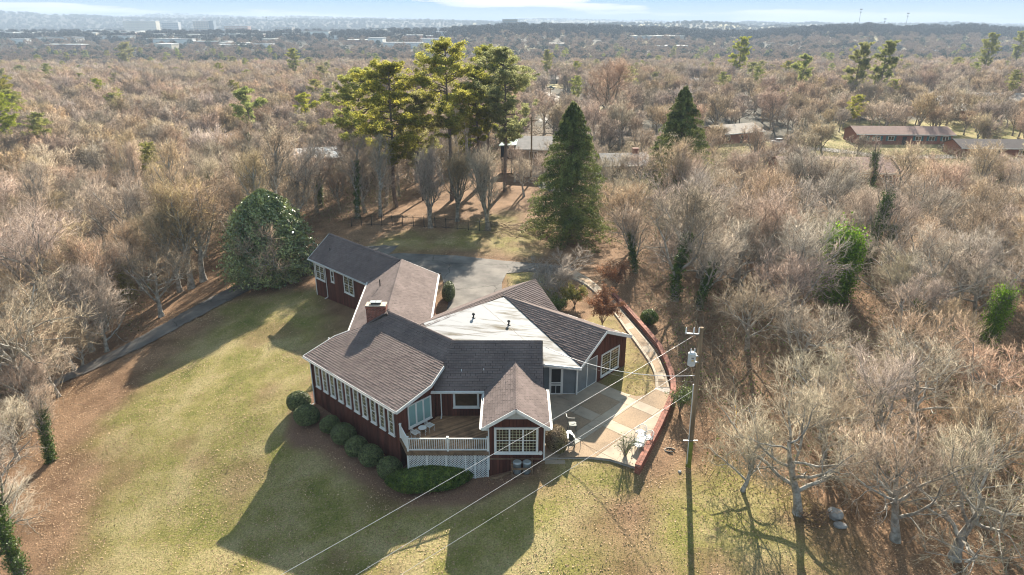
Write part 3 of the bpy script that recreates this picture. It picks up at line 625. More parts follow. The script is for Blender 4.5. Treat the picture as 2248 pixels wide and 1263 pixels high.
# --- A: wing at the far left
eA = Vector((-21.15, 66.34)); dA = Vector((.7109, -.7033)); nA = Vector((.7033, .7109))
def A3(a, b, z): p = eA + dA * a + nA * b; return (p.x, p.y, z)
roof([A3(0, 0, 2.6), A3(10.75, 0, 2.6), A3(12.5, 2.65, 4.8), A3(.2, 2.65, 4.8)], dA); roof([A3(.2, 2.65, 4.8), A3(12.5, 2.65, 4.8), A3(12.5, 5.3, 2.6), A3(0, 5.3, 2.6)], dA)
ridge(A3(.2, 2.65, 4.8), A3(12.4, 2.65, 4.8)); trim(A3(-.02, -.02, 2.6), A3(10.7, -.02, 2.6)); gutter(A3(0, -.03, 2.6), A3(10.6, -.03, 2.6), -nA); trim(A3(-.03, 0, 2.6), A3(.17, 2.65, 4.8)); trim(A3(.17, 2.65, 4.8), A3(-.03, 5.3, 2.6))
A2 = lambda a, b: A3(a, b, 0)[:2]
wall(A2(.4, .4), A2(10.9, .4), -1.7, 2.45, z0b=-1.2); wall(A2(.4, 4.9), A2(.4, .4), -1.7, lambda s: min(2.6 + .83 * (s + .4), 2.6 + .83 * (4.9 - s)) - .15)
window(A2(.4, .4), dA, .25, .55, 1.75, 1.62, units=2, cols=3, rows=3, label='double window nearest the magnolia'); window(A2(.4, .4), dA, 3.2, .9, .62, 1.3, cols=1, rows=1, label='narrow window between the two double windows')
window(A2(.4, .4), dA, 5.6, .45, 1.75, 1.85, units=2, cols=3, rows=3, label='double window nearest the lawn corner')
window(A2(.4, .4), dA, 8.9, -.9, .8, 1.0, units=1, cols=1, rows=1, hung=False, label='small low white window by the corner')
downspout(*A2(2.7, .38), 2.4, -1.15, o=(-nA.x, -nA.y)); sp = MB(); sp.beam(A3(.42, .37, 2.4), A3(.42, .37, -1.4), .1, .08, up=(1, 0, 0)); sp.build('corner_board', M['white'], house)
sp = MB(); sp.tube_z(A3(2.3, 1.3, 3.6), [(.04, 0), (.04, .4)], 8, 0); sp.build('vent_pipe', M['dark'], house)
# --- B: connecting wing
roof([(-13.42, 59.0, 2.8), (-12.72, 47.6, 2.8), (-12.2, 46.9, 3.1), (-9.5, 46.9, 4.8), (-10.28, 59.65, 4.8)], (.058, -1)); roof([(-10.28, 59.65, 4.8), (-9.5, 46.9, 4.8), (-6.45, 46.9, 3.15), (-7.0, 60.15, 3.15)], (.045, -1))
ridge((-10.28, 59.6, 4.8), (-9.56, 47.7, 4.8)); trim((-13.44, 59.0, 2.8), (-12.72, 47.4, 2.8)); trim((-6.97, 60.15, 3.15), (-6.45, 48.5, 3.15)); gutter((-6.95, 60.15, 3.15), (-6.5, 49.5, 3.15), (1, 0)); gutter((-12.74, 47.8, 2.8), (-13.46, 59.0, 2.8), (-1, 0))
trim((-10.28, 59.7, 4.78), (-7.0, 60.2, 3.13), w=.03, h=.12)
wall((-12.95, 58.6), (-12.3, 46.6), -1.6, 2.75); wall((-6.85, 49.0), (-7.35, 59.9), -.4, 3.05); wall((-7.35, 59.9), (-10.3, 60.3), -.4, 3.3)
vp = MB(); vp.tube_z((-11.55, 55.1, 3.7), [(.05, 0), (.05, .75), (.07, .76), (.07, .8)], 8, 0); vp.build('vent_pipe', M['dark'], house)
# --- G, H: rear cross gables, E: white low roof
tE = lambda x, y: 4.2 - .157 * ((x + .6) * .731 - (y - 51.72) * .682)
E3 = lambda x, y, o=0: (x, y, tE(x, y) + o)
roof([E3(-6.63, 46.22), E3(-.6, 51.72), E3(4.93, 42.45), E3(4.85, 42.3), E3(2.1, 42.3), E3(-4.1, 42.2), E3(-6.3, 45.4)], (.68, .73), shing=False, thick=.16, label='low white membrane roof streaked with grime')
trim((2.1, 42.27, tE(2.1, 42.3)), (4.9, 42.27, tE(4.9, 42.3)), h=.2, dz=-.05); gutter((2.1, 42.25, tE(2.1, 42.3) - .02), (4.9, 42.25, tE(4.9, 42.3) - .02), (0, -1))
sm = MB(); sm.beam(E3(-5.2, 44.6, .006), E3(2.6, 50.5 - 3.1, .006), .03, .006); sm.beam(E3(-2.4, 50.0, .006), E3(2.5, 43.1, .006), .03, .006); sm.beam(E3(2.2, 45.5, .006), E3(3.9, 45.4, .006), .03, .006); sm.build('membrane_seam', M['mortar'], house)
Gd = Vector((8.68, 9.49)).normalized(); Gn = Vector((Gd.y, -Gd.x))
G3 = lambda a, b, z: (-6.63 + Gd.x * a + Gn.x * b, 46.22 + Gd.y * a + Gn.y * b, z)
roof([G3(-.3, 0, 4.25), G3(12.86, 0, 4.25), G3(12.95, -3.2, 2.7), G3(-.3, -3.2, 2.7)], Gd)
roof([G3(-.3, 0, 4.25), G3(8.3, 0, 4.25), G3(8.3, .5, 4.20), G3(-.3, .5, 4.20)], Gd, thick=.05); 
roof([G3(8.2, 0, 4.25), G3(12.86, 0, 4.25), G3(11.2, 4.6, 2.35), G3(8.2, 4.6, 2.35)], Gd)
ridge(G3(-.3, 0, 4.27), G3(12.86, 0, 4.27))
Hd = Vector((7.59, -6.75)).normalized(); Hn = Vector((-Hd.y, Hd.x))
H3 = lambda a, b, z: (-.6 + Hd.x * a + Hn.x * b, 51.72 + Hd.y * a + Hn.y * b, z)
roof([(-.6, 51.72, 4.23), (6.99, 44.96, 4.23), (4.92, 42.5, 2.62)], Hd); roof([(-.6, 51.72, 4.23), (6.99, 44.96, 4.23), H3(10.2, 3.45, 2.6), H3(.5, 3.45, 2.6)], Hd)
ridge((-.6, 51.72, 4.24), (6.98, 44.97, 4.24)); trim((6.99, 44.93, 4.22), (4.93, 42.42, 2.6), h=.19); trim((7.0, 44.93, 4.22), H3(10.2, 3.47, 2.6), h=.24); trim(H3(10.2, 3.48, 2.6), H3(.5, 3.48, 2.6), h=.16)
h0 = Vector((4.71, 43.36)); hd = Vector((.6715, .7410)); hq = lambda s: tuple(h0 + hd * s); ht = lambda s: 4.1 - .49 * abs(s - 3.05)
wall(hq(2.5), hq(6.4), -.3, lambda s: ht(s + 2.5)); wall(hq(6.4), (hq(6.4)[0] - 5.6, hq(6.4)[1] + 5.0), -.3, 2.5); 
wall(hq(0), hq(2.5), 2.14, lambda s: ht(s)); wall((2.05, 43.36), (4.71, 43.36), 2.14, 2.65)
window(hq(2.5), hd, .48, .06, 2.42, 1.9, units=2, cols=3, rows=4, label='pair of tall white french windows in the rear gable')
lt = MB(); lt.tube_z((*hq(1.8), 2.75), [(.05, 0), (.09, .06), (.09, .16), (.03, .2)], 10, 0); lo = lt.build('security_light', M['white'], house); lo.location = (.12, -.12, .55)
# screened porch
def screen(p0, p1, z0, z1, n):
    p0, p1 = Vector(p0), Vector(p1); f = MB(); u = (p1 - p0).normalized()
    for k in range(n + 1): q = p0.lerp(p1, k / n); f.obox((q.x, q.y, z0), u, .07, .07, z1 - z0)
    a, b = p0, p1
    for z in (z0 + .03, z1 - .03): f.beam((a.x, a.y, z), (b.x, b.y, z), .06, .06)
    f.build('screen_frame', M['white'], house); s = MB(); o = Vector((u.y, -u.x)) * .0; s.beam((a.x, a.y, (z0 + z1) / 2), (b.x, b.y, (z0 + z1) / 2), .015, z1 - z0 - .1); s.build('screen_panel', M['screen'], house)
screen((2.05, 43.36), (2.72, 43.36), -.12, 2.14, 1); screen((3.68, 43.36), (4.68, 43.36), -.12, 2.14, 1); screen(hq(.06), hq(2.45), -.12, 2.14, 2)
screen((4.45,43.42),(4.5,43.42),-.1,2.1,1)
dr = MB(); X0, X1 = 2.76, 3.64
dr.box(X0, X0 + .1, 43.27, 43.33, -.1, 2.08); dr.box(X1 - .1, X1, 43.27, 43.33, -.1, 2.08)
for z in (-.1, .62, .80, 1.98): dr.box(X0 + .1, X1 - .1, 43.27, 43.33, z, z + .1)
dr.box(3.18, 3.22, 43.28, 43.32, 0, .62); dro = dr.build('screen_door', M['white'], house); dd = MB(); dd.box(X0 + .1, X1 - .1, 43.29, 43.31, -.05, 2.0); dd.build('door_screen', M['dark'], dro)
dd = MB(); dd.box(X0 - .06, X0, 43.28, 43.36, -.12, 2.14); dd.box(X1, X1 + .06, 43.28, 43.36, -.12, 2.14); dd.box(X0, X1, 43.28, 43.36, 2.08, 2.14); dd.build('door_frame', M['white'], house)
pp = MB(); pp.tube_z((4.71, 43.25, -.12), [(.06, 0), (.06, 2.6)], 10, 0); pp.build('downspout', M['white'], house)
# roof vents on the white roof
for (u, v) in ((1040, 712), (1117, 718)):
    x, y = P(u, v, 3.5); z = tE(x, y); q = MB(); q.tube_z((x, y, z - .02), [(.16, 0), (.12, .05), (.06, .07), (.06, .26), (.12, .27), (.12, .36), (.03, .42)], 10, 0); q.build('roof_vent', M['dark'], house)
# chimney
ch = MB(); cx0, cx1, cy0, cy1 = -11.12, -9.62, 47.2, 47.95; ch.box(cx0 + .02, cx1 - .02, cy0 + .02, cy1 - .02, 3.2, 5.22); cho = ch.build('chimney', M['mortar'], house)
bk = MB(); z = 3.3; row = 0
while z < 5.2:
    def line(xa, xb, ya, yb, ax, nb, off):
        for k in range(nb + 1):
            t0 = max(0, (k - off) / nb); t1 = min(1, (k + 1 - off) / nb)
            if t1 - t0 < .03: continue
            e = .04 / nb
            if ax == 'x': bk.box(xa + (xb - xa) * (t0 + e), xa + (xb - xa) * (t1 - e), ya, yb, z, z + .064)
            else: bk.box(xa, xb, ya + (yb - ya) * (t0 + e), ya + (yb - ya) * (t1 - e), z, z + .064)
    off = .5 * (row % 2); corb = .025 if z > 5.0 else 0
    line(cx0 - corb, cx1 + corb, cy0 - corb, cy0 + .05, 'x', 7, off); line(cx0 - corb, cx1 + corb, cy1 - .05, cy1 + corb, 'x', 7, off); line(cx0 - corb, cx0 + .05, cy0 + .052, cy1 - .052, 'y', 3, off); line(cx1 - .05, cx1 + corb, cy0 + .052, cy1 - .052, 'y', 3, off)
    z += .075; row += 1
bk.build('brick', M['brick'], cho, kind='stuff')
cc = MB(); cc.box(cx0 - .03, cx1 + .03, cy0 - .03, cy1 + .03, 5.225, 5.30); cc.build('chimney_crown', M['chimneycap'], cho)
cc = MB(); cc.box(-10.75, -10.0, 47.4, 47.75, 5.30, 5.45); cc.build('flue', M['dark'], cho)
for k in (0, 1): cc = MB(); cc.box(-10.82 + k * .44, -10.42 + k * .44, 47.34, 47.8, 5.45 , 5.49); cc.build('chimney_cap', M['steel'], cho)
fl = MB()
for k in range(6): x = cx0 + .2 + k * .25; fl.box(x, x + .26, cy0 - .045, cy0 - .03, 3.75 + k * .165, 3.93 + k * .165)
fl.build('flashing', M['lightgrey'], cho)
# small white stoop with railing behind the long room
st = MB(); st.box(-15.3, -13.1, 48.6, 51.2, -.25, -.12); so = st.build('stoop', M['white'], house); st = MB()
for k in range(12): st.box(-15.1 + k * .17, -15.06 + k * .17, 50.6, 50.64, -.12, .85)
st.box(-15.2, -13.1, 50.58, 50.66, .85, .92); st.box(-15.24, -15.14, 50.57, 50.67, -.12, 1.0); st.build('stoop_railing', M['white'], house)

# ---------------------------------------------------------------- deck
deck = thing('wooden_deck', 'raised brown plank deck with white railing and lattice skirt', 'deck', (-4, 37, 0))
DP = [(-6.5, 35.33), (-1.46, 35.33), (-1.46, 39.47), (-4.95, 39.47), C(-.36, 3.3), C(-.36, .42), (-7.2, 36.93)]
DP = [(-6.5, 35.33), (-1.46, 35.33), (-1.46, 39.47), (-5.0, 39.47), (-7.18, 36.95)]
inv = lambda o: o
db = MB(); db.prism(DP, .24, .40); db.build('joists', M['timber'], deck)
pk = MB(); ang = R(33); du, dn = (math.cos(ang), math.sin(ang)), (-math.sin(ang), math.cos(ang)); cs = [x * dn[0] + y * dn[1] for x, y in DP]; v = min(cs)
while v < max(cs):
    q = clipc(clip(clip(list(DP), dn[0], dn[1], v + .135), -dn[0], -dn[1], -v), DP)
    if len(q) >= 3: pk.prism(q, .405, .445 + .004 * rng.random())
    v += .142
pk.build('deck_plank', M['deck'], deck, kind='stuff')
fb = MB(); fb.box(-6.52, -1.44, 35.28, 35.325, .20, .47); fb.beam((-6.52, 35.3, .335), (-7.22, 36.93, .335), .04, .27); fb.build('fascia_board', M['timber'], deck)
bb = MB(); bb.box(-6.0, -2.9, 35.10, 35.28, .47, .50)
def rail(p, q, posts):
    p, q = Vector(p), Vector(q); L_ = (q - p).length; u = (q - p) / L_
    r = MB(); 
    for z, h in ((.56, .07), (1.36, .07)): r.beam((p.x, p.y, z), (q.x, q.y, z), .06, h)
    r.build('rail', M['white'], deck)
    n = int(L_ / .135)
    me = None
    for k in range(1, n):
        c = p + u * (L_ * k / n); 
        if me is None: b = MB(); b.box(-.018, .018, -.018, .018, .59, 1.33); o = b.build('baluster', M['white'], deck); me = o.data
        else: o = link(bpy.data.objects.new('baluster', me), deck)
        o.location = (c.x + 4, c.y - 37, 0) if False else (c.x, c.y, 0)
    for t in posts:
        c = p + u * (L_ * t); b = MB(); b.box(c.x - .06, c.x + .06, c.y - .06, c.y + .06, .45, 1.46); b.box(c.x - .075, c.x + .075, c.y - .075, c.y + .075, 1.46, 1.50); b.build('railing_post', M['white'], deck)
deck.location = (0, 0, 0)
rail((-6.45, 35.38), (-1.50, 35.38), (0, .5, 1)); rail((-7.12, 36.85), (-6.5, 35.5), (0,))
la = MB(); x0, x1, y = -6.48, -1.46, 35.36; zt = .2
zb = lambda x: h1(x, 35.3) - .1
def lat(sg):
    s = x0 - 2.6
    while s < x1 + 2.6:
        # slat z = zt - sg*(x-s)
        xa, za, xb, zb2 = (s, zt, s + sg * 2.4, zt - 2.4); t0, t1 = 0, 1
        for lo, hi in ((x0, x1),):
            dx = xb - xa; ta, tb = (lo - xa) / dx, (hi - xa) / dx; t0, t1 = max(t0, min(ta, tb)), min(t1, max(ta, tb))
        if t1 > t0 + .01:
            pa, pb = (xa + (xb - xa) * t0, za + (zb2 - za) * t0), (xa + (xb - xa) * t1, za + (zb2 - za) * t1)
            la.beam((pa[0], y - .008 * sg, pa[1]), (pb[0], y - .008 * sg, pb[1]), .010, .045, up=(0, 0, 1))
        s += .165
lat(1); lat(-1); la.build('lattice', M['white'], deck, kind='stuff')
for x in (-6.48, -5.3, -4.1, -2.9, -2.3, -1.5): b = MB(); b.box(x - .05, x + .05, 35.30, 35.335, -2.1, .2); b.build('lattice_post', M['white'], deck)
b = MB(); b.box(-6.45, -1.5, 35.50, 35.55, -2.2, .2); b.build('underdeck_shade', M['dark'], deck)  # dark sheet added behind the lattice, standing in for shade under the deck
la = MB()
# ---------------------------------------------------------------- vegetation builders
def unit(v): return v / np.maximum(np.linalg.norm(v, axis=-1, keepdims=True), 1e-9)
def leafquads(P_, N_, size, aspect=.5, tilt=.6, r=rng, fold=0):
    n = len(P_); N_ = unit(N_ + tilt * r.standard_normal((n, 3))); a = unit(np.cross(N_, r.standard_normal((n, 3)))); b = np.cross(N_, a)
    s = (size * (.7 + .6 * r.random(n)))[:, None] if np.isscalar(size) else size[:, None]
    V = np.stack([P_ - a * s, P_ + b * s * aspect, P_ + a * s, P_ - b * s * aspect], 1).reshape(-1, 3)
    return V, np.arange(4 * n).reshape(n, 4)
def spikes(P_, D_, ln_, rad, r=rng):   # thin three sided cones from P_ along D_
    n = len(P_); D_ = unit(D_); a = unit(np.cross(D_, r.standard_normal((n, 3)))); b = np.cross(D_, a); rad = np.asarray(rad).reshape(-1, 1); ln_ = np.asarray(ln_).reshape(-1, 1)
    c, s = -.5, .866
    V = np.stack([P_ + a * rad, P_ + (a * c + b * s) * rad, P_ + (a * c - b * s) * rad, P_ + D_ * ln_], 1).reshape(-1, 3)
    i = np.arange(n)[:, None] * 4; F = np.concatenate([i + [[0, 1, 3]], i + [[1, 2, 3]], i + [[2, 0, 3]]], 0)
    return V, F
def cat(parts):
    Vs, Fs, o = [], [], 0
    for V, F in parts: Vs.append(V); Fs.append(F + o); o += len(V)
    return np.concatenate(Vs), np.concatenate(Fs)
def grow_tree(seed, h, style, twigs=13, twr=.013, l3=6):
    r = np.random.default_rng(seed); tub = MB(); seg3 = []
    S = {'oak': dict(tl=.50, n=(9, 8), ang=(22, 58), lr=(1.0, .50), up=.14, t0=.30, wd=.26, sp=1.0),
         'wide': dict(tl=.42, n=(9, 8), ang=(35, 72), lr=(1.25, .50), up=.08, t0=.28, wd=.34, sp=1.2),
         'tall': dict(tl=.86, n=(12, 7), ang=(22, 42), lr=(.40, .5), up=.22, t0=.35, wd=.18, sp=.7),
         'pear': dict(tl=.5, n=(13, 7), ang=(10, 34), lr=(.95, .42), up=.26, t0=.12, wd=.14, sp=.6),
         'multi': dict(tl=.18, n=(8, 8), ang=(25, 55), lr=(3.4, .5), up=.02, t0=.3, wd=.30, sp=1.1)}[style]
    def grow(p, d, L_, rad, lvl):
        ns = (7, 6, 4, 3)[lvl]; pts = [p]; dirs = []
        for k in range(ns):
            d = d + r.standard_normal(3) * S['wd'] * (.35, .6, .8, .9)[lvl] + np.array([0, 0, S['up'] * (1, 1, .8, .5)[lvl]]); d = d / np.linalg.norm(d); p = p + d * L_ / ns; pts.append(p); dirs.append(d)
        end = (.35, .3, .3, .3)[lvl]; rr = [rad * (1 - (1 - end) * k / ns) for k in range(ns + 1)]
        if lvl == 0: rr[0] *= 1.35
        if lvl < 3: tub.tube(pts, rr, (9, 6, 4)[lvl], caps=False)
        pts = np.array(pts); dirs = np.array(dirs)
        if lvl == 3: seg3.append((pts, dirs, rr[0])); return
        nch = (S['n'][0], S['n'][1], l3)[lvl]; ph = r.random() * 6.28
        for k in range(nch):
            t = S['t0'] + (1 - S['t0']) * (k + .4 + .5 * r.random()) / nch if lvl == 0 else .18 + .82 * (k + r.random()) / nch
            t = min(t, .999); i = int(t * ns); f = t * ns - i; q = pts[i] * (1 - f) + pts[i + 1] * f; dd = dirs[i]
            a1 = R(r.uniform(*S['ang'])) if lvl == 0 else R(r.uniform(28, 62)); ph += 2.4 + r.uniform(-.5, .5)
            x = np.cross(dd, [0, 0, 1.0]) if abs(dd[2]) < .95 else np.cross(dd, [1.0, 0, 0]); x = x / np.linalg.norm(x); y = np.cross(dd, x)
            nd = dd * math.cos(a1) + (x * math.cos(ph) + y * math.sin(ph)) * math.sin(a1)
            if lvl >= 1: nd[2] += .12
            ratio = S['lr'][0] if lvl == 0 else (S['lr'][1] if lvl == 1 else .60)
            grow(q, nd / np.linalg.norm(nd), L_ * ratio * (1.15 - .6 * t) * r.uniform(.8, 1.15), rr[i] * (.55 if lvl == 0 else .5), lvl + 1)
    grow(np.zeros(3), np.array([0, 0, 1.0]), h * S['tl'], h * (.024 if style != 'multi' else .03), 0)
    parts = []
    for lim in (0,):
        A = np.array([s[0] for s in seg3]); B = np.array([s[1] for s in seg3]); rad = np.array([s[2] for s in seg3]); n = len(A)
        for k in range(3):     # level three branches as tapered pieces
            parts.append(spikes(A[:, k], B[:, k], np.linalg.norm(A[:, k + 1] - A[:, k], axis=1) * (1.25 if k < 2 else 1.5), np.maximum(rad * (1 - .25 * k), twr * 1.15), r))
        m = n * twigs; ix = np.repeat(np.arange(n), twigs); t = r.random(m) * 2.99; i = t.astype(int); f = (t - i)[:, None]
        q = A[ix, i] * (1 - f) + A[ix, i + 1] * f; dd = unit(B[ix, i] + r.standard_normal((m, 3)) * .48 + [0, 0, .22]); ln_ = h * .078 * r.uniform(.45, 1.3, m)
        parts.append(spikes(q, dd, ln_, np.full(m, twr), r))
        for f0 in (.3, .6):
            q2 = q + dd * (ln_ * f0)[:, None]; d2 = unit(dd + r.standard_normal((m, 3)) * .42); parts.append(spikes(q2, d2, ln_ * .5, np.full(m, twr * .75), r))
    return tub, cat(parts)
PROTO = {}
def tree_proto(key, seed, h, style, bark, twig, **k):
    tub, (V, F) = grow_tree(seed, h, style, **k)
    me = bpy.data.meshes.new('trunk'); me.from_pydata(tub.v, [], tub.f); me.materials.append(M[bark]); me.polygons.foreach_set('use_smooth', [True] * len(me.polygons)); me.update()
    PROTO[key] = (me, np_mesh('crown', V, F, M[twig]), h)
for k in range(4): tree_proto('oak%d' % k, 100 + k, 12, 'oak', 'barkpale', 'twig', twigs=5, twr=.0125, l3=5)
for k in range(3): tree_proto('wide%d' % k, 200 + k, 12, 'wide', 'barkpale', 'twig', twigs=4, twr=.0125, l3=6)
for k in range(2): tree_proto('open%d' % k, 250 + k, 12, 'oak', 'barkpale', 'twigmid', twigs=4, twr=.0125, l3=5)
for k in range(2): tree_proto('tall%d' % k, 300 + k, 14, 'tall', 'barkpale', 'twig', twigs=3, twr=.013, l3=5)
for k in range(2): tree_proto('pear%d' % k, 400 + k, 13, 'pear', 'bark', 'twig', twigs=5, twr=.012, l3=5)
tree_proto('red', 500, 20, 'oak', 'bark', 'twigred', twigs=5, twr=.02, l3=6)
tree_proto('multi', 501, 9, 'multi', 'barkpale', 'twigpale', twigs=8, twr=.014)
for k in range(3): tree_proto('pale%d' % k, 600 + k, 12, 'wide', 'barkpale', 'twigpale', twigs=4, twr=.011, l3=6)
tree_proto('snag', 640, 12, 'tall', 'bark', 'twig', twigs=2, l3=2)
def top_h(u, v, u2, v2):            # height of a plant whose foot and tip show at two photo pixels
    x, y, z = K(u, v); return at_y(u2, v2, y)[2] - z
def plant_tree(key, x, y, h, label, group=None, rz=None, sx=1.0, name='bare_tree', z=None, lean=(0, 0)):
    me_t, me_c, h0_ = PROTO[key]; s = h / h0_
    o = thing(name, label, 'tree', (x, y, (h1(x, y) if z is None else z) - .15), rng.random() * 6.28 if rz is None else rz, group); o.scale = (s * sx, s * sx, s)
    o.rotation_euler[0], o.rotation_euler[1] = lean
    for nm, me in (('trunk', me_t), ('crown', me_c)):
        if me is not None: c = bpy.data.objects.new(nm, me); link(c, o)
    return o
def noise3(P_, s, seed=0):
    q = P_ / s; return (np.sin(q[:, 0] * 1.7 + seed) * np.cos(q[:, 1] * 2.1 + seed * 1.3) + np.sin(q[:, 2] * 1.9 + q[:, 0] * .8 + seed * 2.1) + np.cos(q[:, 1] * 1.1 - q[:, 2] * 1.3 + seed)) / 3
def shell(n, rx, ry, rz_, lump=.12, ls=.5, depth=.25, seed=0, flat=0.0, r=rng):
    d = unit(r.standard_normal((n, 3))); d[:, 2] = np.where(d[:, 2] < -.6, -d[:, 2], d[:, 2]); base = d * [rx, ry, rz_]
    k = 1 + lump * noise3(base, ls, seed); dep = 1 - depth * r.random(n) ** 2
    return base * (k * dep)[:, None], d, k
def shrub(name, label, cat_, x, y, rx, ry, rz_, m, n=5000, size=.045, lump=.10, ls=.5, group=None, z=None, rot=0, aspect=.55, depth=.2, core=.8):
    z0 = h1(x, y) if z is None else z; seed = rng.random() * 50
    o = thing(name, label, cat_, (x, y, z0), rot, group); P_, N_, _ = shell(n, rx, ry, rz_, lump, ls, depth, seed); P_[:, 2] += rz_ * .85; P_[:, 2] = np.maximum(P_[:, 2], .02)
    V, F = leafquads(P_, N_, size, aspect, .7); np_obj('foliage', V, F, M[m], o)
    if core:  # solid core coloured dark for the shade between the leaves
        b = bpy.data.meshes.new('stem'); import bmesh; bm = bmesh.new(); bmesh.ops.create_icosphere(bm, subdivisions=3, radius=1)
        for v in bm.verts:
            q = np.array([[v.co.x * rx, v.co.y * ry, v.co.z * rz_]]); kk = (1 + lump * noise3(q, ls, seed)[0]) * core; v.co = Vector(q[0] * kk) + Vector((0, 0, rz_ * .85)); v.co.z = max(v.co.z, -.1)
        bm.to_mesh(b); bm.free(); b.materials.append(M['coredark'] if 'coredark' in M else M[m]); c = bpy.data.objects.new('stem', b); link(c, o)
    return o
M['coredark'] = mat('shrub_inner_shade', (.030, .028, .014), .95, .3, 4, bump=.5, bscale=25)  # painted shade of the shrub interior, no real twigs
def trunk_mb(h, r0, r1, wob=.15, n=8, r=rng):
    p = np.zeros(3); pts = [p.copy()]
    for k in range(8): p = p + [r.normal() * wob * .3, r.normal() * wob * .3, h / 8]; pts.append(p.copy())
    return pts, [r0 + (r1 - r0) * k / 8 for k in range(9)]
def pine_proto(key, seed, h, cr, base=.45, clumps=1.0, m='pine', cone=False, nper=95):
    r = np.random.default_rng(seed); tub = MB(); pts, rad = trunk_mb(h * .97, h * .013 + .05, .05, .35, r=r); tub.tube(pts, rad, 9, caps=False); pts = np.array(pts); C_ = []
    nl = int(26 * clumps)
    for k in range(nl):
        t = base + (1 - base) * ((k + r.random()) / nl); z = h * t * .97; i = min(int(t * 8), 7); f = t * 8 - i; q = pts[i] * (1 - f) + pts[i + 1] * f
        prof = math.sin(math.pi * ((1 - t) / (1 - base) * .80 + .10)) if not cone else (1 - t) / (1 - base) + .08
        Lb = cr * prof * r.uniform(.7, 1.15); ph = r.random() * 6.28; d = np.array([math.cos(ph), math.sin(ph), r.uniform(.05, .45)]); bp = [q]; p = q
        for s_ in range(4): d = d + r.standard_normal(3) * .15 + [0, 0, .08]; d /= np.linalg.norm(d); p = p + d * Lb / 4; bp.append(p)
        tub.tube(bp, [.09, .07, .05, .035, .02], 4, caps=False)
        for s_ in range(int(4 + Lb * 2.1)):
            u = r.uniform(.35, 1.05); i2 = min(int(u * 4), 3); c = bp[i2] + (bp[i2 + 1] - bp[i2]) * (u * 4 - i2) + r.standard_normal(3) * [.55, .55, .28] * (Lb * .22); C_.append(c)
    for k in range(10): C_.append(pts[-1] + r.standard_normal(3) * [.7, .7, .35] * cr * .12)
    C_ = np.array(C_); n = len(C_) * nper; ix = np.repeat(np.arange(len(C_)), nper); d = unit(r.standard_normal((n, 3)) + [0, 0, .35]); rr = r.uniform(.35, .62, len(C_))[ix]
    P_ = C_[ix] + d * (1.25 * rr * r.uniform(.2, 1, n) ** .7)[:, None] * [1, 1, .62]; V, F = leafquads(P_, d, .12, .42, .8, r)
    me = bpy.data.meshes.new('trunk'); me.from_pydata(tub.v, [], tub.f); me.materials.append(M['pinebark']); me.update(); PROTO[key] = (me, np_mesh('crown', V, F, M[m]), h)
pine_proto('pine0', 11, 24, 5.2, .42, 2.0); pine_proto('pine1', 12, 24, 5.6, .34, 2.2); pine_proto('pine2', 13, 20, 5.4, .32, 2.0)
pine_proto('pinesmall', 14, 12, 3.6, .25, .8)
def conifer_proto(key, seed, h, rb, m='conifer', n=42000, droop=.25, sz=.075, open_=.0):
    r = np.random.default_rng(seed); tub = MB(); tub.tube([(0, 0, 0), (0, 0, h * .5), (0, 0, h * .98)], [h * .014, h * .009, .03], 8, caps=False)
    nb = 420; per = n // nb; Vs = []
    for k in range(nb):
        t = .03 + .96 * ((k + r.random()) / nb) ** 1.0; Lb = rb * (1 - t) ** .72 * r.uniform(.8, 1.12) + .15; ph = r.random() * 6.28; z = h * t; d = np.array([math.cos(ph), math.sin(ph), .18])
        u = r.random(per) ** .6; w = (r.random(per) - .5) * .55 * Lb * (1.15 - u); s_ = np.array([-d[1], d[0], 0]); tub.tube([(0, 0, z), tuple(d * Lb * .9 + [0, 0, z - droop * Lb * .6])], [.035, .01], 3, caps=False)
        Pp = np.array([0, 0, z]) + d * (u * Lb)[:, None] + s_ * w[:, None]; Pp[:, 2] += -droop * Lb * u ** 2 + r.normal(0, .12, per) - np.abs(w) * .25; Vs.append(Pp)
    P_ = np.concatenate(Vs); N_ = unit(P_ * [1, 1, 0] + [0, 0, .8]); V, F = leafquads(P_, N_, sz, .42, .8, r)
    me = bpy.data.meshes.new('trunk'); me.from_pydata(tub.v, [], tub.f); me.materials.append(M['pinebark']); me.update(); PROTO[key] = (me, np_mesh('crown', V, F, M[m]), h)
conifer_proto('spire', 21, 17.5, 6.6, sz=.105, n=105000); conifer_proto('cedar', 22, 12, 2.6, n=22000, sz=.10)
def ivy_on(o, pts, rad, n, size=.075, m='ivy', name='ivy'):
    pts = np.array(pts, float); N = len(pts) - 1; t = rng.random(n) * N * .9999; i = t.astype(int); f = (t - i)[:, None]; c = pts[i] * (1 - f) + pts[i + 1] * f
    d = unit(rng.standard_normal((n, 3)) * [1, 1, .5]); rr = rad * (.45 + .55 * rng.random(n)) * (1 + .45 * np.sin(t * 7.3 + 1)) ; V, F = leafquads(c + d * rr[:, None], d, size, .7, .6); return np_obj(name, V, F, M[m], o)

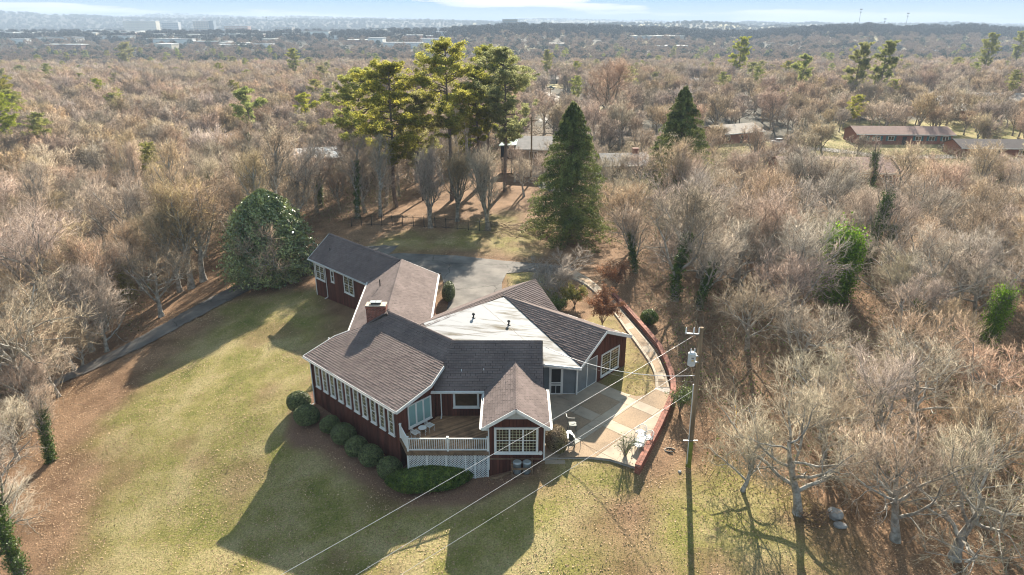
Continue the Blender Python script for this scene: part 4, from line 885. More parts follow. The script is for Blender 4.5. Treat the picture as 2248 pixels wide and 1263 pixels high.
# ---------------------------------------------------------------- special trees and shrubs
def kx(u, v): k = K(u, v); return k[0], k[1]
x, y = kx(1250, 522); plant_tree('spire', x, y, top_h(1250, 522, 1272, 222), 'tall pyramidal evergreen with green feathery sprays beyond the driveway', name='conifer_tree')
mx, my = K(583, 632)[:2]; my += 2.5
mo = thing('magnolia_tree', 'big rounded magnolia with glossy leaves beside the left drive', 'tree', (mx, my, h1(mx, my)))
n = 42000; d = unit(rng.standard_normal((n, 3))); t = rng.random(n); zz = t ** .85 * 10.3; prof = np.interp(zz / 10.3, [0, .08, .25, .5, .75, .92, 1], [3.9, 4.6, 5.0, 4.4, 3.0, 1.5, .25])
ph = rng.random(n) * 6.283; lump = 1 + .10 * noise3(np.c_[np.cos(ph) * 4, np.sin(ph) * 4, zz], .45, 2) + .15 * np.sin(ph * 5 + zz * 1.3) * np.cos(zz * 1.9 + ph * 3) + .1 * np.sin(ph * 11 + zz * 3.1); rr = prof * lump * (1 - .6 * rng.random(n) ** 1.8) * (1 + .06 * rng.standard_normal(n))
P_ = np.c_[rr * np.cos(ph), rr * np.sin(ph), zz + .15]; V, F = leafquads(P_, np.c_[np.cos(ph), np.sin(ph), np.full(n, .55)], .15, .48, .8); np_obj('crown', V, F, M['magnolia'], mo)
tb = MB(); tb.tube([(0, 0, -.2), (0, 0, 9)], [.3, .06], 8, caps=False)
for k in range(40): a = k * 2.4; z = .8 + k * .2; rr_ = float(np.interp(z / 10.3, [0, .25, .5, .75, 1], [4, 4.4, 3.7, 2.4, .2])); tb.tube([(0, 0, z), (math.cos(a) * rr_, math.sin(a) * rr_, z + .7)], [.06, .02], 4, caps=False)
tb.build('trunk', M['bark'], mo)
for (u, v, key, h, lab) in ((945, 500, 'pear0', 13, 'leftmost of the three upright bare pear trees beyond the iron fence'), (1004, 486, 'pear1', 12, 'middle one of the three upright bare pear trees, set farther back'), (1072, 506, 'pear0', 13, 'rightmost of the three upright bare pear trees, by the brush pile')):
    x, y = kx(u, v); plant_tree(key, x, y, h, lab, 'upright bare pear trees along the iron fence')
for (u, v, key, vt, lab) in ((1108, 420, 'pine1', 98, 'tall sunlit pine with a clear trunk beside the tan house'), (992, 440, 'pine0', 80, 'tallest dark pine with an open crown, in the middle of the grove'), (870, 455, 'pine2', 132, 'broad bright green pine at the left of the grove'), (930, 440, 'pine2', 200, 'lower pine between the broad pine and the tallest one'), (1052, 415, 'pine0', 150, 'pine crowded behind the tall sunlit one'), (1072, 395, 'pine0', 96, 'pine farthest back in the grove, dark topped'), (812, 430, 'pine2', 148, 'small pine at the left edge of the grove')):
    x, y = kx(u, v); plant_tree(key, x, y, top_h(u, v, u, vt), lab, 'pines of the grove beyond the fence', name='pine_tree')
for (u, v, key, h, lab) in ((560, 335, 'pinesmall', top_h(560, 335, 560, 190), 'rounded yellow green pine rising out of the bare woods'), (680, 310, 'pinesmall', top_h(680, 310, 680, 203), 'smaller yellow green pine right of the rounded one in the woods'), (395, 290, 'pinesmall', 7, 'small low pine deep in the bare woods'), (15, 370, 'pine2', top_h(15, 370, 15, 195), 'dark green pine at the far left edge'), (40, 305, 'pine2', 15, 'second pine at the far left edge, standing behind'), (650, 190, 'pine0', top_h(650, 190, 650, 105), 'lone pine on the skyline of the left woods')):
    x, y = kx(u, v); plant_tree(key, x, y, h, lab, name='pine_tree')
x, y = kx(1230, 655); plant_tree('multi', x, y, 7.6, 'pale multi stemmed bare tree by the end of the driveway', sx=1.0, name='bare_tree')
x, y = K(1340, 300)[:2]; plant_tree('red', x, y, top_h(1340, 300, 1340, 72), 'tall bare tree with rusty orange buds behind the spired evergreen', name='bare_tree')
x, y = kx(1485, 430); o = plant_tree('spire', x, y, top_h(1485, 430, 1500, 188), 'dark cedar among bare branches right of the spired evergreen', name='conifer_tree')
x, y = kx(1425, 425); plant_tree('cedar', x, y, 9, 'low leaning dark evergreen left of the dark cedar', name='conifer_tree', lean=(0, -.5))
for (u, v, ut, vt, key, sx, lab) in ((1870, 250, 1880, 92, 'pine2', .75, 'dark fir, left one of the two on the skyline beyond the brown roofed house'), (1925, 250, 1928, 88, 'pine2', .7, 'dark fir, right one of the two on the skyline beyond the brown roofed house'), (2155, 180, 2160, 70, 'pine1', .9, 'broad pine on the skyline near the right edge'), (2222, 170, 2226, 66, 'pine0', .9, 'last tall pine at the right end of the skyline'), (1620, 190, 1622, 80, 'pine2', .9, 'rounded dark pine on the skyline right of the rusty tree'), (1935, 250, 1928, 198, 'spire', .9, 'small yellowish spruce in front of the two firs'), (1200, 190, 1198, 108, 'pine0', .8, 'slim pine by the far road bend'), (20, 300, 12, 158, 'pine2', 1.0, 'large dark pine at the far left edge of the woods'), (1750, 230, 1755, 118, 'pinesmall', .8, 'small dark evergreen between the bare trees right of the middle'), (285, 160, 284, 92, 'pine2', 1.1, 'dark broad evergreen before the town')):
    x, y, z = K(u, v); hh = at_y(ut, vt, y)[2] - z; plant_tree(key, x, y, hh, lab, name='conifer_tree', sx=sx)
# brown leaved and yellow leaved shrubs by the walkway
def leafy(label, u, v, h, rx, m, n, stems=9, size=.07, name='leafy_shrub', cat_='shrub'):
    x, y = kx(u, v); o = thing(name, label, cat_, (x, y, h1(x, y))); tb = MB(); Pp = []
    for k in range(stems):
        a = rng.random() * 6.28; e = np.array([math.cos(a) * rx * rng.uniform(.3, 1), math.sin(a) * rx * rng.uniform(.3, 1), h * rng.uniform(.7, 1)]); m1 = e * [.35, .35, .5]; tb.tube([(0, 0, 0), tuple(m1), tuple(e)], [.035, .025, .008], 4, caps=False)
        for j in range(7):
            b0 = m1 + (e - m1) * rng.random(); b1 = b0 + rng.standard_normal(3) * [rx * .32, rx * .32, h * .1]; tb.tube([tuple(b0), tuple(b1)], [.014, .005], 3, caps=False); Pp.append(b0 + (b1 - b0) * rng.random((n // stems // 7, 1)) + rng.normal(0, .13, (n // stems // 7, 3)))
    tb.build('stems', M['bark'], o); P_ = np.concatenate(Pp); V, F = leafquads(P_, rng.standard_normal(P_.shape), size, .55, 1); np_obj('foliage', V, F, M[m], o); return o
leafy('small beech with rusty brown leaves left of the curved walkway', 1322, 712, 3.6, 1.9, 'orangeleaf', 6500, name='leafy_tree', cat_='tree')
leafy('rusty leaved sapling arching over the walkway from behind', 1352, 640, 3.4, 2.0, 'orangeleaf', 3800, name='leafy_tree', cat_='tree')
leafy('yellow green leafless looking shrub between the house and the walkway', 1262, 672, 2.2, 1.5, 'yellowleaf', 4200)
leafy('low evergreen shrub against the rear gable wall', 1228, 690, 1.5, 1.0, 'hedge', 3500, size=.05)
leafy('twiggy shrub with thin green leaves on the patio edge', 1372, 1006, 1.7, .75, 'hedge', 420, stems=16, size=.045)
leafy('scruffy dark shrub outside the brick wall by the pole', 1492, 905, 2.2, 1.1, 'hedge', 2300, stems=14, size=.05)
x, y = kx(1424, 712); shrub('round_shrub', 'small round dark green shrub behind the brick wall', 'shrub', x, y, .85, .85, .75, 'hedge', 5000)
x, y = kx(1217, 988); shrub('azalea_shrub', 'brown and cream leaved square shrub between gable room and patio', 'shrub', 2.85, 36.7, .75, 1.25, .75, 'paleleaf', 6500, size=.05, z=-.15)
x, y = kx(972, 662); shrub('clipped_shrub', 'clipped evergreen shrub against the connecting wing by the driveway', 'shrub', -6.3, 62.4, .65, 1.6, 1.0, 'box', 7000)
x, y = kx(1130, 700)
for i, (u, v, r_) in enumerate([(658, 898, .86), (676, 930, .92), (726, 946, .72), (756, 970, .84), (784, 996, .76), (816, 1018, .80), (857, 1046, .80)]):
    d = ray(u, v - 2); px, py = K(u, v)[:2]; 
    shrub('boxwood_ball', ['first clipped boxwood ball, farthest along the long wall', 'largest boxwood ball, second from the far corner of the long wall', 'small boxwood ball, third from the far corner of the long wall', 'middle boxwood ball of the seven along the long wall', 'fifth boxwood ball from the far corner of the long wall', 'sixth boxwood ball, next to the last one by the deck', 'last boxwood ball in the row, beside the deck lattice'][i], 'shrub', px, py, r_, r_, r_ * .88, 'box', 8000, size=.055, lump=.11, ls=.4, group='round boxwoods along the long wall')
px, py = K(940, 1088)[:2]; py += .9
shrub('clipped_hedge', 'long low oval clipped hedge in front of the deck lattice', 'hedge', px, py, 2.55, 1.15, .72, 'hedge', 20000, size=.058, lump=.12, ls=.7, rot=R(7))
# ---------------------------------------------------------------- woods: single bare trees
TREES = []
HOUSES = []      # filled as (x, y, r) before sampling
def reserve(u, v, r_): x, y = kx(u, v); HOUSES.append((x, y, r_))
for q in ((1165, 385, 12), (1370, 400, 9), (1985, 322, 17), (2090, 240, 14), (2180, 240, 18), (1210, 190, 18), (1420, 205, 18), (1850, 405, 13), (2190, 345, 12), (705, 372, 10), (1610, 315, 13), (1790, 185, 20), (1560, 200, 18)): reserve(*q)
ROADS = [[(*kx(u, v)[:2], 4.4) for u, v in ((1192, 268), (1208, 255), (1235, 232), (1215, 212), (1190, 203), (1150, 200))], [(*kx(u, v)[:2], 5) for u, v in ((1640, 345), (1700, 335), (1790, 328), (1950, 345), (2100, 345), (2247, 352))]]
def sampl(x0, x1, y0, y1, sp, pred, seed=0):
    r = np.random.default_rng(seed); X, Y = np.meshgrid(np.arange(x0, x1, sp), np.arange(y0, y1, sp)); X = X.ravel() + r.uniform(-.45, .45, X.size) * sp; Y = Y.ravel() + r.uniform(-.45, .45, Y.size) * sp; m = pred(X, Y); return X[m], Y[m]
clear = [COURT, PATIO, LAWN, LAWN2, LAWN3]
def free(X, Y):
    ok = (Y > 18) & (np.abs(X) < Y * .82 + 14)
    for pl in clear: ok &= sdist(X, Y, pl) > 1.5
    ok &= dline(X, Y, WALLC) > 3.0; ok &= dline(X, Y, DRIVE) > 2.6
    ok &= ~((X > -25) & (X < 13) & (Y > 20) & (Y < 95)); ok &= ~((X > -17) & (X < 12) & (Y < 116) & (Y > 80)); ok &= ~((X < -8) & (Y < 50) & (X > -38)); ok &= ~((X > 8) & (X < 19 + (37 - Y) * 1.2) & (Y < 37)); ok &= ~((X > 8) & (X < 15) & (Y < 60))
    ok &= np.hypot(X - 1.0, Y - 85) > 9
    ok &= ~((X > 0) & (X < 8) & (Y > 95) & (Y < 150))            # the view to the road and the tan house
    for (hx, hy, r_) in HOUSES: ok &= np.hypot(X - hx, Y - hy) > r_; ok &= ~((np.abs(X - hx * Y / max(hy, 1)) < r_ * .6) & (Y < hy) & (Y > hy - (60 if r_ == 17 else 30))) if r_ != 13 else True
    for (cu, cv) in ((1822, 655), (1895, 600), (1905, 455), (2160, 760), (1640, 770)):
        cx_, cy_ = kx(cu, cv); ok &= np.hypot(X - cx_, Y - cy_) > 4.5; ok &= ~((np.abs(X - cx_ * Y / cy_) < 3.2) & (Y < cy_) & (Y > cy_ - 16))
    for rd in ROADS: ok &= dline(X, Y, rd) > 5
    return ok
def density(X, Y, seed):
    r = np.random.default_rng(seed); left = X < -5
    p = np.where(left, .97, np.where(Y < 112, .97, .50)); return r.random(len(X)) < p
SX, SY = sampl(-560, 560, 18, 640, 5.9, free, 1); keep = density(SX, SY, 2); SX, SY = SX[keep], SY[keep]
dist = np.hypot(SX, SY); order = np.argsort(dist); SX, SY, dist = SX[order], SY[order], dist[order]
NI = 285; IVYM = {}
for key in ('oak0', 'oak2', 'wide0', 'wide1', 'open0', 'open1', 'tall0'):
    tv = PROTO[key][0].vertices; c = np.array([np.mean([tv[k * 9 + j].co for j in range(9)], axis=0) for k in range(8)]); n = 3600; t = rng.random(n) ** .8 * 6.99; i = t.astype(int); f = (t - i)[:, None]
    d = unit(rng.standard_normal((n, 3)) * [1, 1, .5]); V, F = leafquads(c[i] * (1 - f) + c[i + 1] * f + d * (.5 * (.4 + .6 * rng.random(n)) * (1 + .5 * np.sin(t * 6)))[:, None], d, .095, .7, .6); IVYM[key] = np_mesh('ivy', V, F, M['ivy'])
LW = 'bare grey brown deciduous tree in the dense woods left of the house'; RW = 'bare grey brown deciduous tree in the tangled woods right of the brick wall'; BW = 'bare deciduous tree in the woods behind the driveway'
rt = np.random.default_rng(5); KEYS = ['oak0', 'oak1', 'oak2', 'oak3', 'wide0', 'wide1', 'wide2', 'tall0', 'tall1']
for i in range(NI):
    x, y = SX[i], SY[i]; key = KEYS[rt.integers(len(KEYS))]; h = rt.uniform(9.5, 16.0)
    if x > 0: h = rt.uniform(8, 11.5) if y < 60 else (rt.uniform(9.5, 14.5) if y < 112 else rt.uniform(8, 12)); key = ['wide0', 'wide1', 'wide2', 'open0', 'open1', 'oak0', 'oak2', 'pale0', 'pale1'][rt.integers(9)]
    lab, g = (LW, 'bare trees of the left woods') if x < -20 and y < 110 else ((RW, 'bare trees of the right woods') if x > 8 else (BW, 'bare trees of the woods behind the driveway'))
    o = plant_tree(key, x, y, h, lab, g, rz=rt.random() * 6.28)
    if rt.random() < (.30 if x > 8 and y < 120 else .08) and key in IVYM:
        o.name = 'ivy_covered_tree'; o['label'] = 'bare tree with a green ivy clad trunk in the ' + ('left woods' if g == 'bare trees of the left woods' else 'right woods' if x > 8 else 'woods behind the driveway'); o['group'] = g.replace('bare trees', 'ivy clad trees'); link(bpy.data.objects.new('ivy', IVYM[key]), o)
# big trees near the camera on the right, with pale bark
for (u, v, key, h, lab, ln_, rz) in ((1630, 1078, 'pale0', 6.5, 'small leaning pale barked tree nearest the utility pole', (.1, .15), 1.0), (1752, 1128, 'pale1', 11.5, 'large pale limbed tree rising from the green grass at lower right', (0, .1), 2.2), (1965, 1185, 'open0', 11.0, 'pale barked tree right of the two boulders', (0, -.12), .3), (2095, 1225, 'pale1', 12.5, 'thick pale trunked tree at the lower right', (0, .08), 4.1), (2262, 1150, 'open1', 12.0, 'pale tree cut by the right edge of the picture', (0, 0), 3.0), (1940, 1010, 'open0', 10.0, 'pale tree behind the boulders', (0, -.05), 5.2), (2160, 960, 'wide2', 11.0, 'pale tree behind the thick trunked one', (0, 0), 1.7)):
    x, y = kx(u, v); plant_tree(key, x, y, h, lab, rz=rz, lean=ln_)
for i, (u, v, h) in enumerate(((15, 1200, 7), (-20, 1120, 8), (40, 1010, 7), (60, 930, 7.5), (130, 870, 7.5), (165, 815, 8), (235, 772, 8.5), (20, 850, 9), (-140, 930, 9), (110, 845, 9), (180, 805, 6))):
    x, y = kx(u, v); plant_tree(['pale0', 'pale1', 'open1', 'open1', 'wide2', 'open0', 'wide0', 'wide1', 'open1', 'oak1', 'wide1', 'open0', 'wide0', 'wide2'][i], x, y, h, 'bare tree reaching over the leaf covered edge of the lawn at lower left', 'bare trees along the lower left lawn edge', rz=i * 1.3)
for i, (u, v, h) in enumerate(((110, 725, 9.5), (190, 690, 10), (262, 655, 10), (50, 770, 9), (330, 622, 10), (20, 700, 11))):
    x, y = kx(u, v); plant_tree(['wide1', 'open0', 'wide0', 'open1', 'wide2', 'wide0'][i], x, y, h, 'bare tree leaning out over the left drive', 'bare trees leaning over the left drive', rz=i * 2.1, lean=(0, .32), sx=1.15)
for i, (u, v, h) in enumerate(((1205, 418, 8), (1150, 432, 8), (1300, 440, 9), (1345, 425, 9), (1400, 440, 10), (1130, 400, 8), (1228, 395, 9))):
    x, y = kx(u, v); plant_tree('open%d' % (i % 2), x, y, h, 'thin bare tree screening the houses beyond the far lawn', 'bare trees before the neighbouring houses', rz=i)
for (u, v, key, h, lab, ln_) in ((1540, 640, 'wide1', 11, 'wide bare tree sweeping over the curved walkway from the right', (0, -.22)), (1660, 600, 'wide0', 13, 'tall wide bare tree behind the one over the walkway', (0, -.1)), (1640, 770, 'open0', 9, 'grey bare tree right of the transformer', (0, -.1)), (1800, 620, 'pale0', 12, 'white forked tree in the middle of the right woods', (0, 0)), (1390, 560, 'oak2', 11, 'bare tree between the tall evergreen and the walkway', (0, .1)), (2050, 700, 'pale1', 12, 'pale sprawling tree in the right woods near the edge', (0, 0))):
    x, y = kx(u, v); plant_tree(key, x, y, h, lab, rz=.7 + u, lean=ln_, sx=1.15)
# ivy clad trees
def ivytree(label, u, v, h, key, frac=.6, rad=.4, n=5200, m='ivy', lean=(0, 0), size=.08):
    x, y = kx(u, v); o = plant_tree(key, x, y, h, label, lean=lean, name='ivy_covered_tree'); s = o.scale[2]; tv = PROTO[key][0].vertices; c = []
    for k in range(8): c.append(tuple(np.mean([tv[k * 9 + j].co for j in range(9)], axis=0)))
    c = c[:max(3, int(8 * frac) + 1)]; ivy_on(o, c, rad / s, n, size / s, m); return o
ivytree('leaning tree wrapped in pale ivy left of the magnolia', 425, 545, 13, 'tall0', .95, .55, 8000, lean=(0, -.3))
ivytree('bright green ivy column standing in the right woods', 1822, 655, top_h(1822, 655, 1770, 490), 'snag', .95, 1.7, 22000, size=.13, lean=(0, -.12), m='brightivy')
ivytree('dark ivy covered bare tree right of the bright ivy column', 1895, 600, 11.5, 'snag', .95, .7, 8000)
ivytree('ivy clad forked snag in front of the big brown roof', 1905, 455, 10.5, 'snag', .9, .6, 6000)
ivytree('short ivy covered trunk at the left edge of the lawn', 112, 1012, 6.2, 'tall0', .8, .38, 6500, size=.055)
ivytree('tall ivy trunk cut by the lower left corner', 45, 1262, 10.5, 'snag', 1, .5, 14000, size=.055, lean=(0, -.03))
ivytree('small ivy covered tree at the right edge of the woods', 2160, 760, 7, 'snag', .9, .9, 8000, m='brightivy')
ivytree('bare tree with ivy on its trunk behind the iron fence', 785, 480, 12, 'tall0', .8, .45, 5000)
ivytree('yellow tinged ivy tree beside the left drive', 285, 660, 9, 'oak0', .95, .7, 9000, m='yellowleaf')
ivytree('ivy clad bare tree among those behind the magnolia', 705, 455, 12, 'oak3', .8, .5, 5000)
# understorey
for (u, v, rx, h, m, lab) in ((365, 560, 2.0, 2.0, 'orangeleaf', 'small tree with coral red leaves in the left woods'),):
    leafy(lab, u, v, 4.6, rx, m, 3500, name='leafy_tree', cat_='tree')
def brush(name, label, XY, hgt, per, spread, m, ln_=(.5, 1.3), rad=.012):
    n = len(XY) * per; Z = H(XY[:, 0], XY[:, 1]); ix = np.repeat(np.arange(len(XY)), per); base = np.c_[XY[ix, 0] + rng.normal(0, spread, n), XY[ix, 1] + rng.normal(0, spread, n), Z[ix] - .1 + rng.random(n) * hgt]
    V, F = spikes(base, unit(rng.standard_normal((n, 3)) + [0, 0, .7]), rng.uniform(*ln_, n), np.full(n, rad)); o = np_obj(name, V, F, M[m]); tag(o, label, 'undergrowth', kind='stuff')
bx, by = sampl(-90, 110, 24, 165, 2.0, lambda X, Y: (Y > 24) & (np.abs(X) < Y * .8 + 12) & ~((X > -38) & (X < 13.2) & (Y < 92)) & ~((X > -17) & (X < 12) & (Y < 125)) & ~((X > 8) & (X < 26) & (Y < 34)) & (dline(X, Y, DRIVE) > 2.6) & (dline(X, Y, WALLC) > 1.2), 8)
brush('undergrowth', 'tangled brown twigs and saplings under the bare trees', np.c_[bx, by], 2.0, 38, .9, 'brush', (.6, 2.2), .016)
gx_, gy_ = bx[::2], by[::2]; cx_ = np.repeat(gx_, 34) + rng.normal(0, .7, len(gx_) * 34); cy_ = np.repeat(gy_, 34) + rng.normal(0, .7, len(gx_) * 34)
V, F = leafquads(np.c_[cx_, cy_, H(cx_, cy_) + rng.random(len(cx_)) * 2.4], rng.standard_normal((len(cx_), 3)), .085, .55, .8); o = np_obj('undergrowth', V, F, M['hedge']); tag(o, 'patches of evergreen privet and ivy under the bare trees', 'undergrowth', kind='stuff')
# ---------------------------------------------------------------- ground cover
def scatter_pts(n, x0, x1, y0, y1): return rng.uniform(x0, x1, n), rng.uniform(y0, y1, n)
X, Y = scatter_pts(210000, -46, 34, 19, 95); inv_ = 1.0 / np.maximum(Y, 20)
okp = (np.abs(X) < Y * .8 + 3) & (sdist(X, Y, COURT) > -1.0) & (sdist(X, Y, PATIO) > -.0) & (sdist(X, Y, WALKPOLY) > -.2)
inh = ((X > -22) & (X < 8.5) & (Y > 39) & (Y < 69) & (sdist(X, Y, LAWN) > .5) & (sdist(X, Y, LAWN3) > 0) & (sdist(X, Y, MULCH) > 0))
okp &= ~inh & ~((X > -6.6) & (X < 2.1) & (Y > 35.3) & (Y < 44)); inl = np.minimum(sdist(X, Y, LAWN), sdist(X, Y, LAWN4)) < 0; cl = vnoise(X, Y, 3, 41); okp &= rng.random(len(X)) < np.where(inl, .16 + .5 * (cl > .58), .85)
X, Y = X[okp], Y[okp]; V, F = leafquads(np.c_[X, Y, H(X, Y) + .03], np.tile([0, 0, 1.0], (len(X), 1)), .050, .6, .35); o = np_obj('fallen_leaves', V, F, M['litter']); tag(o, 'dry brown leaves strewn over lawn and woodland floor', 'leaves', kind='stuff')
X, Y = scatter_pts(230000, -40, 16, 19, 100); okp = (np.abs(X) < Y * .8 + 3) & ((sdist(X, Y, LAWN) < .4) | (sdist(X, Y, LAWN2) < 0) | (sdist(X, Y, LAWN3) < 0) | (sdist(X, Y, LAWN4) < 0)) & (sdist(X, Y, MULCH) > 0); X, Y = X[okp], Y[okp]
n = len(X); V, F = spikes(np.c_[X, Y, H(X, Y) - .01], unit(rng.standard_normal((n, 3)) * .6 + [0, 0, 1]), rng.uniform(.05, .12, n), np.full(n, .016)); o = np_obj('grass', V, F, M['grass']); tag(o, 'short winter lawn grass around the house', 'grass', kind='stuff')
# ---------------------------------------------------------------- far woods as scattered copies
def joined(key, m, sub=None):
    me_t, me_c, h_ = PROTO[key]; n = len(me_c.vertices); V = np.empty(n * 3, np.float32); me_c.vertices.foreach_get('co', V); V = V.reshape(-1, 3); k = me_c.polygons[0].loop_total; F = np.empty(len(me_c.polygons) * k, np.int32); me_c.loops.foreach_get('vertex_index', F); F = F.reshape(-1, k)
    if sub: 
        nv = 4; nf = len(F) // (3 if k == 3 else 1)
    o = bpy.data.objects.new('proto', me_c); return o
def gn_scatter(name, label, X, Y, Z, S, protos, cat_='woods', rz=None):
    n = len(X); me = bpy.data.meshes.new(name); me.vertices.add(n); me.vertices.foreach_set('co', np.c_[X, Y, Z].astype(np.float32).ravel())
    a = me.attributes.new('sc', 'FLOAT', 'POINT'); a.data.foreach_set('value', np.asarray(S, np.float32)); a = me.attributes.new('rz', 'FLOAT', 'POINT'); a.data.foreach_set('value', rng.uniform(0, 6.28, n).astype(np.float32)); a = me.attributes.new('pk', 'INT', 'POINT'); a.data.foreach_set('value', rng.integers(0, len(protos), n).astype(np.int32))
    o = bpy.data.objects.new(name, me); link(o); tag(o, label, cat_, kind='stuff')
    g = bpy.data.node_groups.new(name, 'GeometryNodeTree'); g.interface.new_socket('Geometry', in_out='INPUT', socket_type='NodeSocketGeometry'); g.interface.new_socket('Geometry', in_out='OUTPUT', socket_type='NodeSocketGeometry')
    N = g.nodes.new; i = N('NodeGroupInput'); q = N('NodeGroupOutput'); ip = N('GeometryNodeInstanceOnPoints'); j = N('GeometryNodeJoinGeometry')
    for p in protos[::-1]:
        oi = N('GeometryNodeObjectInfo'); oi.inputs['Object'].default_value = p; oi.inputs['As Instance'].default_value = True; g.links.new(oi.outputs['Geometry'], j.inputs[0])
    def at_(nm, t): x = N('GeometryNodeInputNamedAttribute'); x.data_type = t; x.inputs['Name'].default_value = nm; return x.outputs['Attribute']
    cx = N('ShaderNodeCombineXYZ'); g.links.new(at_('rz', 'FLOAT'), cx.inputs['Z']); g.links.new(i.outputs[0], ip.inputs['Points']); g.links.new(j.outputs[0], ip.inputs['Instance']); ip.inputs['Pick Instance'].default_value = True
    g.links.new(at_('pk', 'INT'), ip.inputs['Instance Index']); g.links.new(cx.outputs[0], ip.inputs['Rotation']); g.links.new(at_('sc', 'FLOAT'), ip.inputs['Scale']); g.links.new(ip.outputs[0], q.inputs[0])
    md = o.modifiers.new('scatter', 'NODES'); md.node_group = g; return o
def proto_obj(V, F, ms, mi=None): return bpy.data.objects.new('proto', np_mesh('proto', V, F, ms, mi=mi))
def lowtree(seed, style, h, m, tw, l3, twr):
    tub, (V, F) = grow_tree(seed, h, style, twigs=tw, twr=twr, l3=l3); tv = np.array([tuple(v) for v in tub.v]); tf = np.array(tub.f); tri = np.concatenate([tf[:, [0, 1, 2]], tf[:, [0, 2, 3]]])
    return proto_obj(np.concatenate([V, tv]), np.concatenate([F, tri + len(V)]), [M[m], M['bark']], mi=np.r_[np.zeros(len(F)), np.ones(len(tri))])
FARP = [lowtree(700 + k, ['oak', 'wide', 'oak', 'wide'][k], 12, 'twig', 3, 5, .026) for k in range(4)]
def pine_far(key):
    me_t, me_c, h_ = PROTO[key]; V = np.empty(len(me_c.vertices) * 3, np.float32); me_c.vertices.foreach_get('co', V); V = V.reshape(-1, 4, 3)[::5]; c = V.mean(1, keepdims=True); V = (c + (V - c) * 2.1) / h_ * 12; n = len(V); return proto_obj(V.reshape(-1, 3), np.arange(4 * n).reshape(n, 4), M['fargreen'] if False else M['pine'])
PINEF = [pine_far('pine0'), pine_far('pine2')]
X, Y = SX[NI:], SY[NI:]; gn_scatter('woods', 'bare brown winter woods stretching away behind the nearer trees', X, Y, H(X, Y) - .2, rng.uniform(.65, 1.3, len(X)), FARP)
X, Y = sampl(-700, 900, 110, 900, 34, free, 12); k = rng.random(len(X)) < .5; X, Y = X[k], Y[k]; gn_scatter('woods', 'scattered evergreen pines standing in the distant bare woods', X, Y, H(X, Y) - .2, rng.uniform(.6, 1.25, len(X)), PINEF)
def blob(seed, m, n=230):
    r = np.random.default_rng(seed); d = unit(r.standard_normal((n, 3))); P_ = d * [5.2, 5.2, 4.2] * (.6 + .4 * r.random((n, 1))) + [0, 0, 6.5]; V, F = leafquads(P_, d, .75, .6, .8, r); return proto_obj(V, F, M[m])
BL = [blob(1, 'far'), blob(2, 'far'), blob(3, 'far'), blob(4, 'fargreen')]; 
def blobs(ymin, ymax, n, seed, smin, smax):
    r = np.random.default_rng(seed); Y = np.exp(r.uniform(math.log(ymin), math.log(ymax), n)); X = Y * r.uniform(-.86, .86, n); u = CX + X / Y * 1.072 * FPX
    town = (Y > 900) & (Y < 2700) & (u < 1000); k = r.random(n) < np.where(town, np.where(Y > 1500, .22, .5), .95); k &= ~((Y < 700) & (np.abs(X) < 560) & (Y < 640)); return X[k], Y[k], r.uniform(smin, smax, k.sum())
X, Y, S = blobs(560, 1200, 8500, 31, .6, 1.05); gn_scatter('woods', 'hazy grey woods on the plain before the town', X, Y, H(X, Y) - 1.5, S, BL)
X, Y, S = blobs(1150, 1500, 3500, 35, .8, 1.3); gn_scatter('woods', 'dark wooded hill slope at the right horizon', X, Y, H(X, Y) - 2, S, [blob(9, 'ridge')])
BL = [blob(5, 'ridge'), blob(6, 'ridge'), blob(7, 'ridge'), blob(8, 'fargreen')]
X, Y, S = blobs(1500, 6600, 26000, 32, .8, 1.7); gn_scatter('woods', 'blue hazy forest covering the distant ridges', X, Y, H(X, Y) - 3, np.where(Y < 2900, S * .7, S), BL)

